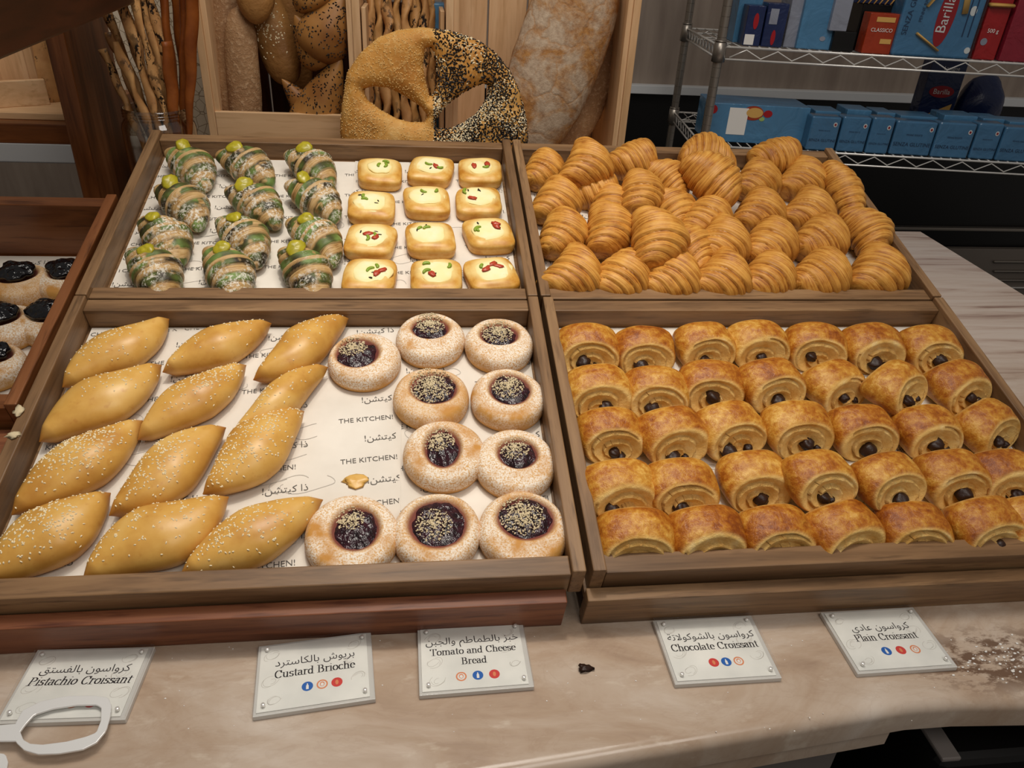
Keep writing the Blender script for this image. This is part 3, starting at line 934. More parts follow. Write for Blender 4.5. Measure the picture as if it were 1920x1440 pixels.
# ---- plain croissants (one mesh each; near horn direction in degrees from straight towards the viewer)
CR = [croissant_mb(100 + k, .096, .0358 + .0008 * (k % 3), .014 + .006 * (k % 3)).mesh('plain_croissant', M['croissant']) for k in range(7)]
PL = [  # px, py, near-horn angle, stacking height, scale, label
    (1021, 313, -25, .004, .92, 'plain croissant in the back corner of its tray by the dividing rails'),
    (1192, 296, -62, .016, 1.0, 'plain croissant whose pale horn points at its raised neighbour by the back rail'),
    (1320, 290, 82, .014, 1.08, 'crescent-shaped plain croissant lying along the back rail behind a raised one'),
    (1461, 289, -80, .012, 1.02, 'plain croissant lying sideways against the back rail, horn curled to the left'),
    (1421, 334, -38, .002, 1.0, 'plain croissant just in front of the sideways one at the back rail'),
    (1507, 333, -42, .002, 1.04, 'plain croissant beside the upright one at the right rail, back row'),
    (1580, 352, 6, .020, (1.35, .80, .86), 'long narrow plain croissant leaning upright on the right-hand rail'),
    (1120, 352, -60, .0, .95, 'plain croissant mostly hidden under the raised pale-horned one'),
    (1045, 372, -30, .004, 1.0, 'plain croissant against the dividing rails, second from the back'),
    (1250, 337, 30, .004, 1.0, 'plain croissant tucked behind the one in the middle of the heap'),
    (1200, 357, -15, .018, .98, 'plain croissant in the upper middle of the heap, round broad end up'),
    (1425, 392, -38, .002, 1.03, 'plain croissant in the third row, between the raised one and the right half'),
    (1516, 392, -45, .002, 1.05, 'plain croissant in the third row, next to the long narrow one'),
    (1145, 378, -10, .0, .9, 'plain croissant peeping out behind a broad one with a cracked crust'),
    (1058, 432, -22, .006, 1.0, 'plain croissant with a flap of loose crust by the dividing rails'),
    (1140, 425, -12, .014, 1.05, 'broad plain croissant with dark horn, beside the large raised one in the middle'),
    (1258, 390, 20, .0, .95, 'plain croissant peeping out behind the large raised one in the middle'),
    (1330, 405, -48, .002, 1.03, 'plain croissant directly below the big raised croissant near the back rail'),
    (1290, 462, 25, .0, 1.0, 'plain croissant half covered by the large raised one in the middle'),
    (1355, 450, -40, .004, 1.05, 'plain croissant in the fourth row, beside the large raised one'),
    (1446, 450, -40, .004, 1.08, 'plain croissant in the fourth row, fourth from the dividing rails'),
    (1541, 441, -48, .004, 1.08, 'wide plain croissant in the fourth row, next to the end-on one'),
    (1624, 430, 10, .008, 1.0, 'plain croissant seen end-on with its small tip to the viewer, right rail'),
    (1075, 508, -40, .0, 1.05, 'plain croissant in the front row, in the corner by the dividing rails'),
    (1168, 513, -48, .0, 1.06, 'plain croissant in the front row, second from the dividing rails'),
    (1262, 515, -48, .0, 1.05, 'plain croissant in the front row, third from the dividing rails'),
    (1354, 515, -46, .0, 1.04, 'plain croissant in the front row, fourth from the dividing rails'),
    (1443, 514, -44, .0, 1.03, 'plain croissant in the front row, fifth from the dividing rails'),
    (1543, 510, -50, .0, 1.10, 'plain croissant in the front row, sixth from the dividing rails'),
    (1648, 506, -40, .0, 1.12, 'plain croissant in the front row, in the right-hand corner'),
    (1101, 303, -28, .030, 1.04, 'raised plain croissant with a pale underside near the back rail'),
    (1332, 328, 35, .030, 1.18, 'big raised plain croissant with a dark tip, in front of the crescent-shaped one'),
    (1230, 440, -8, .032, 1.12, 'large raised plain croissant lying on top in the middle of the heap'),
]
first = None
for k, (u, v, a, z, s, lab) in enumerate(PL):
    if first is None:
        first = o = bpy.data.objects.new('plain_croissant', CR[0]); COL.objects.link(o)
    else:
        o = first.copy(); o.data = CR[k % 7]; COL.objects.link(o)
    q = RND.uniform(-5, 5)
    s = s if isinstance(s, tuple) else (s, s * 1.03, s * 1.0)
    o.matrix_world = on_tray(u, v, .026 * s[2], -90 + a, z, 10 if z < .02 else 16, q, s)
    tag(o, lab, 'croissant', 'plain croissants heaped in the tray')

# ---- pistachio croissants with a dab of cream
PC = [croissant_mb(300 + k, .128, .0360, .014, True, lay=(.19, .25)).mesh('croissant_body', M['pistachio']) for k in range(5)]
PP = [(357, 311, 0), (463, 309, 14), (584, 313, 8), (342, 381, 0), (479, 381, 10), (590, 370, 6), (308, 446, -4), (455, 446, -4), (591, 446, 0), (287, 508, 0), (425, 508, -14), (571, 508, -4)]
rown = ['back row', 'second row from the back', 'third row from the back', 'front row']
coln = ['nearest the wooden post', 'middle of three', 'next to the square pastries']
pist = None
for k, (u, v, da) in enumerate(PP):
    lab = 'green-striped pistachio croissant, %s, %s' % (rown[k // 3], coln[k % 3])
    if pist is None:
        r = pist = thing('pistachio_croissant', lab, 'croissant')
        link(bpy.data.objects.new('croissant_body', PC[0]), r)
        MB().blob((0, 0, 0), (.0110, .0090, .0050), 4, .30, 1.6, 18, 12).build('pistachio_cream', M['cream'], r)
    else:
        r = dup(pist)
        for c in r.children:
            if c.name.startswith('croissant_body'): c.data = PC[k % 5]
    r.matrix_world = on_tray(u, v, .024, -52 + da + RND.uniform(-4, 4), 0, 7, 0, (.91, .94, .93))
    tag(r, lab, 'croissant', 'pistachio croissants')
    for c in r.children:
        if c.name.startswith('pistachio_cream'):
            s = RND.uniform(1.15, 1.45)
            c.matrix_local = Matrix.Translation((-.027 + RND.uniform(-.004, .004), .001 + RND.uniform(-.003, .004), .0485)) @ Matrix.Rotation(RND.uniform(0, 3), 4, 'Z') @ Matrix.Rotation(-.35, 4, 'Y') @ Matrix.Scale(s, 4)

# ---- square cheese pastries
DP = [(712, 325, -4, (0, 3, 0)), (808, 321, -8, (1, 2, 1)), (900, 324, 2, (2, 1, 1)), (697, 389, -5, (0, 2, 3)), (800, 379, -2, (0, 2, 1)), (897, 381, 2, (1, 1, 3)),
      (695, 453, -6, (2, 2, 3)), (807, 449, 0, (0, 2, 2)), (916, 441, 5, (2, 2, 1)), (693, 521, -3, (2, 2, 2)), (818, 522, 2, (1, 3, 1)), (921, 518, 8, (3, 1, 0))]
sq = lambda R, n=4.5: (lambda a: R * (abs(math.cos(a)) ** n + abs(math.sin(a)) ** n) ** (-1 / n))
def danish_parts(seed):
    rn = random.Random(seed); off = Vector((rn.random() * 40, rn.random() * 40, 0))
    prof = [(i / 12 * .62, .0215 + .0035 * (i / 12) ** 2) for i in range(1, 13)]
    prof += [(.62 + .3 * i / 6, .025 - .004 * (i / 6) ** 2) for i in range(1, 7)]
    prof += [(.975, .0195), (1.0, .0165), (1.01, .012), (1.0, .008), (.975, .0035), (.95, .001), (.9, 0), (.4, 0)]
    ten = rn.uniform(.05, .12)
    def disp(x, y, z, i, a):
        n = mnoise.noise(Vector((x * 45, y * 45, z * 60)) + off)
        k = 1 + .035 * n - ten * .4 * (x * y / .0009) * .12
        return x * k + sh * y, y * k, z + .0012 * n * (z > .004)
    sh = rn.uniform(-.14, .10)
    return polar_mb(prof, sq(.0305), 48, disp, {'pale': lambda x, y, z, i, p: max(0, min(1, (.0275 - math.hypot(x, y - .002)) / .008)) if i < 19 else 0})
DM = [danish_parts(500 + k).mesh('pastry_shell', M['danish']) for k in range(4)]
rown2 = ['back row', 'second row from the back', 'third row from the back', 'front row']
for k, (u, v, yaw, cnt) in enumerate(DP):
    rn = random.Random(900 + k); off = Vector((rn.random() * 40, rn.random() * 40, 0))
    extra = ['with chopped green pepper', 'with a curl of green pepper', 'with a red tomato piece on top', 'with dark herb specks', 'with pale plain filling', 'with a red fleck near one edge', 'with tomato strips', 'with smooth yellow filling', 'with green pepper and tomato', 'with red tomato strips on one corner', 'with spread-out filling', 'with tomato along one side'][k]
    r = thing('cheese_pastry', 'square pastry %s, %s, %s column' % (extra, rown2[k // 3], ['left', 'middle', 'right'][k % 3]), 'pastry', on_tray(u, v, .013, yaw, 0, 0, 0, (1.20, 1.19, .98)), 'square cheese pastries')
    link(bpy.data.objects.new('pastry_shell', DM[k % 4]), r)
    fx, fy = rn.uniform(-.003, .003), rn.uniform(-.001, .005)
    fr = .0225 if k not in (0, 2) else .0175
    def fd(x, y, z, i, a):
        n = mnoise.noise(Vector((x * 70, y * 70, 3)) + off); q = 1 + .22 * mnoise.noise(Vector((math.cos(a) * 1.5, math.sin(a) * 1.5, k)))
        return x * q + fx, y * q * .92 + fy, z + .0009 * n
    polar_mb([(i / 8, .0262 - .0016 * (i / 8) ** 2) for i in range(1, 9)] + [(1.02, .0238), (.9, .021), (.3, .018)], lambda a: fr, 36, fd, {'rim': lambda x, y, z, i, p: min(1, p[0]) ** 5}).build('cheese_filling', M['cheese'], r)
    zt = .0268
    for i in range(cnt[0]):
        x, y = fx + rn.uniform(-.013, .013), fy + rn.uniform(-.010, .012)
        MB().blob((x, y, zt), (.0062, .0036, .0019), k * 9 + i, .6, 1.5, 10, 7, Matrix.Rotation(rn.uniform(0, 3), 3, 'Z')).build('tomato_piece', M['tomato'], r)
    for i in range(cnt[1]):
        x, y = fx + rn.uniform(-.013, .013), fy + rn.uniform(-.010, .012); a0 = rn.uniform(0, 6); rr = rn.uniform(.004, .0075)
        MB().tube([(x + rr * math.cos(a0 + .28 * q), y + rr * math.sin(a0 + .28 * q), zt) for q in range(8)], [.0010, .0018, .0021, .0022, .0022, .0021, .0017, .0009], 7).build('pepper_slice', M['pepper'], r)
    for i in range(cnt[2]):
        x, y = fx + rn.uniform(-.017, .017), fy + rn.uniform(-.014, .016)
        MB().blob((x, y, zt - .0006), (.0028, .0010, .0008), k * 7 + i, .5, 1.5, 8, 5, Matrix.Rotation(rn.uniform(0, 3), 3, 'Z')).build('herb_speck', M['herb'], r)

# ---- chocolate croissant rolls
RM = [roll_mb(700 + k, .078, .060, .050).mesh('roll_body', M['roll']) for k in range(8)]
def choc_mesh(seed):
    rn = random.Random(seed)
    mb = MB().blob((0, 0, 0), (.0062, .007, .0048), seed, .35, 1.3, 14, 9)
    mb.blob((.003, .002, -.003), (.004, .006, .004), seed + 1, .5, 1.8, 10, 7)
    return mb.mesh('chocolate_stick', M['choc'])
CM = [choc_mesh(40 + k) for k in range(5)]
ROWS = [
    [(1102, 642, 0), (1207, 645, 0), (1320, 636, 2), (1420, 634, 0), (1530, 638, -4), (1636, 640, 0), (1742, 643, 2)],
    [(1121, 722, 4), (1230, 722, 0), (1333, 711, -3), (1443, 709, 8), (1563, 710, 18), (1680, 716, 30), (1794, 712, 14)],
    [(1144, 801, 4), (1259, 804, 8), (1366, 793, 14), (1493, 791, 6), (1615, 796, 2), (1737, 796, 3), (1848, 788, 26)],
    [(1160, 905, 3), (1277, 901, 0), (1415, 887, 2), (1535, 887, 10), (1665, 891, 8), (1783, 883, 0), (1885, 880, -2)],
    [(1190, 999, 0), (1325, 993, 2), (1455, 989, 2), (1580, 986, 14), (1712, 982, 0), (1845, 977, 8), (1935, 972, 0)],
]
RAISED = {(1, 5): .016, (3, 3): .020, (3, 4): .018, (2, 3): .004, (1, 3): .004}
rr_names = ['back row', 'second row', 'middle row', 'fourth row', 'front row']
roll0 = None; k = 0
for ri, row in enumerate(ROWS):
    for ci, (u, v, yaw) in enumerate(row):
        z = RAISED.get((ri, ci), 0.0); rn = random.Random(3000 + k)
        lab = '%schocolate croissant roll, %s from the back rail, %s from the dividing rails' % ('raised ' if z > .01 else 'turned ' if abs(yaw) > 12 else 'glazed ', rr_names[ri] if ri in (0, 4) else rr_names[ri], ORD[ci])
        lab = lab.replace('back row from the back rail', 'in the row along the back rail').replace('front row from the back rail', 'in the front row').replace('middle row from the back rail', 'in the middle row')
        if roll0 is None:
            r = roll0 = thing('chocolate_croissant', lab, 'croissant')
            link(bpy.data.objects.new('roll_body', RM[0]), r)
            for q in range(2): link(bpy.data.objects.new('chocolate_stick', CM[q]), r)
        else:
            r = dup(roll0)
        s = rn.uniform(.91, 1.0)
        r.matrix_world = on_tray(u, v + 6, .022, yaw + rn.uniform(-4, 4), z, 0, -6 if z > .01 else 0, (s * 1.03, s, s))
        tag(r, lab, 'croissant', 'chocolate croissant rolls')
        q = 0
        for c in r.children:
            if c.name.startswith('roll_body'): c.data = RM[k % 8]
            else:
                c.data = CM[(k + q) % 5]
                pos = [(rn.uniform(-.015, .004), .0175 + rn.uniform(-.003, .005)), (rn.uniform(.002, .018), .010 + rn.uniform(-.002, .004))][q]
                sc = rn.uniform(1.15, 1.75) if q == 0 else rn.uniform(.6, 1.2)
                c.matrix_local = Matrix.Translation((pos[0], -.0255 - (.027 - pos[1]) * .38, pos[1])) @ Matrix.Rotation(rn.uniform(-.5, .5), 4, 'Y') @ Matrix.Scale(sc, 4)
                q += 1
        k += 1

# ---- long sesame brioches, each from tip to tip
BR = [((117, 728), (319, 601), .92, 90, 'two thin trails of seeds'), ((307, 702), (508, 607), .84, 60, 'a few seeds along its lower side'), ((474, 714), (655, 600), .88, 70, 'a dented upper edge'),
      ((76, 832), (303, 686), 1.0, 60, 'a smooth bare left half'), ((260, 828), (461, 686), .86, 190, 'seeds over its upper half'), ((437, 817), (615, 690), .66, 60, 'the slimmest and wrinkled shape'),
      ((22, 967), (270, 792), .96, 330, 'a dense seed cap on its middle'), ((204, 968), (426, 805), .96, 200, 'seeds along its upper flank'), ((382, 930), (570, 773), 1.02, 300, 'a broad blunt body full of seeds'),
      ((-28, 1098), (208, 926), 1.02, 240, 'a seed cluster in its centre'), ((158, 1092), (428, 932), 1.06, 130, 'seeds sprinkled thinly all over'), ((340, 1081), (605, 938), .92, 170, 'a split top ridge and a dark tip')]
bn = ['back row', 'second row', 'third row', 'front row']
for k, (a, b, w, ns, ex) in enumerate(BR):
    base = PAPER + .0030
    A, B = T(*a, base + .012), T(*b, base + .012)
    L = (B - A).length; mid = (A + B) / 2
    mb, vs, NU, NV = brioche_mb(1200 + k, L, .067 * w, .048 * (.85 + .15 * w))
    r = thing('sesame_brioche', 'sesame brioche with %s, %s, %s column' % (ex, bn[k // 3], ['left', 'middle', 'right'][k % 3]), 'brioche',
              TILT @ Matrix.Translation((mid.x, mid.y, base)) @ Matrix.Rotation(math.atan2(B.y - A.y, B.x - A.x), 4, 'Z'), 'sesame brioches')
    mb.build('brioche_body', M['brioche'], r)
    rn = random.Random(50 + k); pts = []; V = [Vector(v) for v in vs]
    cu = [(-.1, .35), (0, .55), (.1, .6), (.3, .3), (.3, .38), (0, .6), (.05, .33), (-.15, .38), (0, .5), (.0, .35), (.1, .6), (-.1, .45)][k]
    while len(pts) < ns:
        u = rn.gauss(*cu); th = rn.gauss(1.45 if ns > 150 else 1.3, .55)
        if abs(u) > .93: continue
        i = int((u + 1) / 2 * NU); j = int((th % (2 * pi)) / (2 * pi) * NV); fu = (u + 1) / 2 * NU - i; fj = (th % (2 * pi)) / (2 * pi) * NV - j
        j2 = (j + 1) % NV
        p00, p10, p01 = V[i * NV + j], V[(i + 1) * NV + j], V[i * NV + j2]
        p = p00 + (p10 - p00) * fu + (p01 - p00) * fj
        n = (p10 - p00).cross(p01 - p00)
        if n.z < 0: n = -n
        pts.append((p, n))
    tag(seeds_mb(pts, rn).build('sesame_seeds', M['sesame'], r, smooth=False), kind='stuff')

# ---- round berry buns
def bun(u, v, label, group, pit, fill, yaw, seed, crumb, dm=1.0, jam='jam', base=PAPER + .0016, sugar=1.0, raised=0.0):
    rn = random.Random(seed); off = Vector((rn.random() * 40, rn.random() * 40, 0))
    R = .0455 * dm
    r = thing('berry_bun' if jam == 'jam' else 'blueberry_bun', label, 'bun', on_tray(u, v, .014, yaw, 0, base=base), group)
    px, py, pr, pe = pit
    pr *= 1.2 if jam == 'jam' else 1.0
    def pd(x, y): return math.hypot((x - px) / pr, (y - py) / (pr * pe))
    def disp(x, y, z, i, a):
        n = mnoise.noise(Vector((x * 28, y * 28, z * 20)) + off)
        k = 1 + .03 * n
        d = pd(x, y)
        zz = z + .0012 * n
        if z > .012: zz -= .011 * max(0, min(1, (1.25 - d) / .5))
        return x * k, y * k, max(zz, 0)
    prof = [(i / 26 * .86, .0275 - .0045 * (i / 26) ** 3) for i in range(1, 27)]
    prof += [(.91, .0212), (.96, .0178), (.99, .0135), (1.0, .0095), (.99, .0050), (.965, .0016), (.93, 0), (.4, 0)]
    polar_mb(prof, lambda a: R, 60, disp, {
        'side': lambda x, y, z, i, p: 1.0 if p[0] > .95 or i > 28 else max(0, (p[0] - .8) / .15),
        'stain': lambda x, y, z, i, p: max(0, min(.85, (1.20 - pd(x, y)) / .22)) if i < 27 else 0,
        'sugar': lambda x, y, z, i, p: sugar * max(0, min(1, (pd(x, y) - 1.05) / .25)) if i < 30 else 0}).build('bun_body', M['bun'], r)
    fz = .0185 + raised
    def fd(x, y, z, i, a):
        n = mnoise.noise(Vector((x * 120, y * 120, 1)) + off); n2 = mnoise.noise(Vector((x * 300, y * 300, 4)) + off)
        q = 1 + .30 * mnoise.noise(Vector((math.cos(a) * 1.6, math.sin(a) * 1.6, seed * 1.37)))
        return x * q + px + fill[0], y * q * pe + py + fill[1], z + (.0022 * n + .0014 * n2) * (z > fz - .003)
    polar_mb([(i / 11, fz + .0065 - .006 * (i / 11) ** 2.2) for i in range(1, 12)] + [(1.02, fz - .004), (.8, fz - .007), (.3, fz - .008)], lambda a: pr * 1.02, 44, fd).build('berry_filling' if jam == 'jam' else 'blueberry_topping', M[jam], r)
    if crumb:
        mb = MB()
        for c in range(int(crumb[3] * 2.2)):
            a, q = rn.uniform(0, 2 * pi), 1.5 * rn.random() ** .75
            x, y = px + crumb[0] + crumb[2] * q * math.cos(a), py + crumb[1] + crumb[2] * q * math.sin(a)
            d = math.hypot(x - px, (y - py) / pe) / pr
            z = fz + .0070 - .006 * min(d, 1) ** 2.2 if d < 1 else .0245 - .006 * max(0, (1.25 - d) / .5)
            s = rn.uniform(.0005, .0012)
            mb.blob((x, y, z + s * .4), (s, s * rn.uniform(.7, 1.2), s * .8), c, .4, 2, 6, 4)
        tag(mb.build('crumble_topping', M['crumble'], r, smooth=False), kind='stuff')
    return r


BB = [(683, 675, (-.008, .004, .021, .95), (-.006, .010, .012, 150), 'with jam spilling to one side, nearest the brioches in the back row', 1.0),
      (807, 635, (.0, .010, .019, .85), (.0, .009, .013, 190), 'in the middle of the back row', 1.0),
      (936, 645, (.0, .008, .020, .8), (-.002, .006, .014, 200), 'in the corner by the back and dividing rails', 1.0),
      (809, 744, (.003, .006, .022, .9), (-.003, .005, .018, 320), 'second row, jam nearly hidden by crumble', 1.02),
      (953, 746, (.002, .006, .020, 1.0), (-.002, .005, .013, 190), 'second row, beside the dividing rails', 1.02),
      (833, 852, (-.002, .002, .016, 1.35), (-.004, .012, .012, 150), 'third row, with an upright oval of jam', 1.04),
      (967, 867, (.002, .005, .018, .9), (-.003, .010, .012, 150), 'third row, beside the dividing rails', 1.02),
      (660, 1004, (.004, .002, .019, 1.05), (-.006, .012, .010, 110), 'front row, next to the sesame brioches', 1.06),
      (819, 996, (.001, .004, .024, .95), (-.004, -.002, .013, 140), 'in the middle of the front row', 1.02),
      (981, 993, (.003, .008, .024, .85), (-.004, .004, .016, 260), 'front row, in the corner by the dividing rails', 1.06)]
for k, (u, v, pit, cr, lab, dm) in enumerate(BB):
    bun(u, v, 'berry bun ' + lab, 'round berry buns', pit, (0, 0), 0, 60 + k, cr, dm, sugar=1.0 if k != 3 else .6)
B3 = -.104 + .0028
bun(40, 533, 'blueberry bun with shiny dark topping, at the back of the darker tray', 'blueberry buns in the darker tray', (-.004, .012, .025, .8), (0, 0), 10, 81, None, .90, 'glaze', B3, .5, .013)
bun(122, 528, 'blueberry bun half hidden by the rail, back of the darker tray', 'blueberry buns in the darker tray', (.002, .012, .024, .8), (0, 0), 0, 82, None, .86, 'glaze', B3, 1, .013)
bun(16, 612, 'blueberry bun cut by the picture edge, second row of the darker tray', 'blueberry buns in the darker tray', (-.012, .010, .025, .8), (0, 0), 0, 83, None, .88, 'glaze', B3, 1, .013)
bun(92, 606, 'blueberry bun half hidden by the rail, second row of the darker tray', 'blueberry buns in the darker tray', (.000, .012, .025, .8), (0, 0), 0, 84, None, .84, 'glaze', B3, 1, .013)
bun(-10, 686, 'blueberry bun at the picture edge, front row of the darker tray', 'blueberry buns in the darker tray', (0, .01, .02, .8), (0, 0), 0, 85, None, .84, 'glaze', B3, 1, .013)

# ------------------------------------------------------------------ acrylic name signs on the marble
def icon(mb, x, y, z, kind):
    R = .0052
    circ = lambda r, n=28, e=1.0: [(x + r * math.cos(2 * pi * i / n), y + r * e * math.sin(2 * pi * i / n), z) for i in range(n)]
    n = 28
    if kind == 'orange':
        a, b = circ(R), circ(R * .74)
        mb.add(a + b, [(i, (i + 1) % n, n + (i + 1) % n, n + i) for i in range(n)], mi=2)
        mb.add([(x + .0022 * math.cos(t), y + .0026 * math.sin(t) + .0004, z) for t in [2 * pi * i / 12 for i in range(12)]], [tuple(range(12))], mi=2)
        mb.add([(x + .0015 * math.cos(t), y + .0018 * math.sin(t), z + .00005) for t in [2 * pi * i / 12 for i in range(12)]], [tuple(range(12))], mi=3)
        return
    mb.add(circ(R), [tuple(range(n))], mi=0 if kind == 'blue' else 1)
    if kind == 'blue':
        pts = [(-.0012, -.0032), (.0012, -.0032), (.0012, .0008), (.0005, .0018), (.0005, .0032), (-.0005, .0032), (-.0005, .0018), (-.0012, .0008)]
        mb.add([(x + p[0], y + p[1], z + .00005) for p in pts], [tuple(range(8))], mi=3)
    else:
        mb.add([(x + .0015 * math.cos(t), y + .0027 * math.sin(t), z + .00005) for t in [2 * pi * i / 12 for i in range(12)]], [tuple(range(12))], mi=2)


SIGNS = [((-.4798, -.4412), -2.0, 'كرواسون بالفستق', ['Pistachio Croissant'], .006, [(.003, 'orange'), (.019, 'red')], 'clear acrylic sign reading Pistachio Croissant, partly behind the tongs', 1, -.016),
         ((-.2666, -.4435), 5.9, 'بريوش بالكاسترد', ['Custard Brioche'], .0058, [(-.007, 'blue'), (.0065, 'orange'), (.020, 'red')], 'clear acrylic sign reading Custard Brioche', 0, -.010),
         ((-.1144, -.4361), 1.2, 'خبز بالطماطم والجبن', ['Tomato and Cheese', 'Bread'], .0054, [(-.014, 'orange'), (.002, 'blue'), (.018, 'red')], 'clear acrylic sign reading Tomato and Cheese Bread', 0, -.019),
         ((.1321, -.4425), 0.0, 'كرواسون بالشوكولاتة', ['Chocolate Croissant'], .0058, [(-.008, 'red'), (.005, 'blue'), (.018, 'orange')], 'clear acrylic sign reading Chocolate Croissant', 0, -.012),
         ((.3198, -.4430), 0.4, 'كرواسون عادي', ['Plain Croissant'], .0058, [(-.010, 'blue'), (.006, 'red'), (.022, 'orange')], 'clear acrylic sign reading Plain Croissant', 0, -.010)]
for k, ((x, y), rz, ara, eng, xh, icons, lab, obl, iy) in enumerate(SIGNS):
    r = thing('name_sign', lab, 'sign', Matrix.Translation((x, y, MARBLE)) @ Matrix.Rotation(math.radians(rz), 4, 'Z'), 'acrylic name signs')
    w, d = .109, .080
    MB().box((0, 0, .0028), (w, d, .0054), .0006).build('back_block', M['edge'], r, smooth=False)
    MB().box((-.001, .000, .0061), (w - .008, d - .006, .0008), 0).build('card', M['card'], r, smooth=False)
    z = .00656
    v, fc = text_mesh(arabic(ara), .0115, 'CENTER', 3)
    ay = .0135 if len(eng) == 1 else .0185
    MB().add([(p.x, p.y + ay - .002, z) for p in v], fc).build('arabic_name', M['black_ink'], r, smooth=False)
    for q, line in enumerate(eng):
        V, F = serif_text(line, xh, 0, (-.002 if len(eng) == 1 else .0035 - q * .0125), z, slant=.18 if obl else 0)
        MB().add(V, F).build('english_name', M['black_ink'], r, smooth=False)
    for q, (ix, kd) in enumerate(icons):
        mb = MB(); icon(mb, ix, iy - (.006 if len(eng) == 1 else .004), z, kd)
        mb.build('round_icon', [M['blue_icon'], M['red_icon'], M['orange_icon'], M['white']], r, smooth=False)
    mb = MB(); rn = random.Random(k)
    for cx, cy in ((-.040, .025), (.036, .026), (-.040, -.005), (.040, -.012), (-.036, -.026), (.034, .008)):
        for q in range(3):
            a0 = rn.uniform(0, 6); rr = rn.uniform(.004, .009)
            pts = [(cx + rr * math.cos(a0 + .3 * i), cy + rr * .7 * math.sin(a0 + .36 * i)) for i in range(12)]
            for p, t in zip(pts[:-1], pts[1:]):
                dv = Vector((t[0] - p[0], t[1] - p[1])); n = Vector((-dv.y, dv.x)).normalized() * .00016
                mb.add([(p[0] - n.x, p[1] - n.y, z - .00002), (p[0] + n.x, p[1] + n.y, z - .00002), (t[0] + n.x, t[1] + n.y, z - .00002), (t[0] - n.x, t[1] - n.y, z - .00002)], [(0, 1, 2, 3)])
    tag(mb.build('faint_drawings', M['faint'], r, smooth=False), kind='stuff')
    MB().box((0, 0, .0084), (w, d, .0030), .0006).build('clear_cover', M['acrylic'], r, smooth=False)
    for sx in (-1, 1):
        for sy in (-1, 1):
            MB().lathe([(0, .0030), (.0016, .0030), (.0019, .0026), (.0019, 0), (0, 0)], 14, Matrix.Translation((sx * (w / 2 - .009), sy * (d / 2 - .0085), .0099 - .0022))).build('stud', M['chrome'], r)

# ------------------------------------------------------------------ tongs lying over the first sign
def resample(P, n):
    P = [Vector(p) for p in P] + [Vector(P[0])]
    L = [0]
    for a, b in zip(P[:-1], P[1:]): L.append(L[-1] + (b - a).length)
    out = []; k = 0
    for i in range(n):
        s = L[-1] * i / n
        while L[k + 1] < s: k += 1
        out.append(P[k].lerp(P[k + 1], (s - L[k]) / (L[k + 1] - L[k])))
    return out


def tong_arm(name, parent, dx, dy, z):
    px = lambda q: W(q[0] * .375, 1080 + q[1] * .375, 2, -.187)
    outer = [(62, 775), (75, 735), (110, 670), (200, 625), (330, 597), (470, 595), (540, 604), (556, 640), (550, 700), (530, 770), (480, 830), (410, 865), (290, 885), (190, 888), (120, 868), (75, 825)]
    inner = [(100, 775), (125, 740), (170, 690), (260, 660), (380, 642), (480, 640), (505, 655), (503, 720), (480, 780), (430, 800), (330, 825), (210, 840), (150, 835), (115, 815)]
    O = [px(p) for p in outer]; I = [px(p) for p in inner]
    n = 64
    O, I = resample(O, n), resample(I, n)
    th = .0022
    vs = []
    for zz in (0, th):
        vs += [Vector((p.x + dx, p.y + dy, z + zz)) for p in O] + [Vector((p.x + dx, p.y + dy, z + zz)) for p in I]
    fs = []
    for i in range(n):
        j = (i + 1) % n
        fs += [(i, j, n + j, n + i), (2 * n + i, 3 * n + i, 3 * n + j, 2 * n + j), (i, 2 * n + i, 2 * n + j, j), (n + i, n + j, 3 * n + j, 3 * n + i)]
    mb = MB().add(vs, fs)
    a, b = px((80, 735)), px((80, 822)); c, d = px((0, 742)), px((0, 822))
    e = c + (c - a) * 2.2 + Vector((0, .004, 0)); g = d + (d - b) * 2.2 - Vector((0, -.002, 0))
    mb.prism([(p.x + dx, p.y + dy) for p in (a, c, e, g, d, b)], z + .00002, z + th - .00002)
    o = mb.build(name, M['steel'], parent, smooth=False)
    bv = o.modifiers.new('soft_edges', 'BEVEL'); bv.width = .0005; bv.segments = 2; bv.limit_method = 'ANGLE'
    return o


tg = thing('serving_tongs', 'brushed steel serving tongs with looped handle over the pistachio sign', 'tongs', Matrix.Identity(4))
tong_arm('upper_arm', tg, 0, 0, MARBLE + .0102)
tong_arm('lower_arm', tg, -.070, -.043, MARBLE + .0004)

# crumbs and flakes lying about
def flake(name, label, cat, loc, r, seed, mat, Mx=None):
    o = MB().blob((0, 0, 0), r, seed, .9, 1.7, 12, 8).build(name, M[mat])
    o.matrix_world = (Mx or Matrix.Identity(4)) @ Matrix.Translation(loc)
    return tag(o, label, cat)


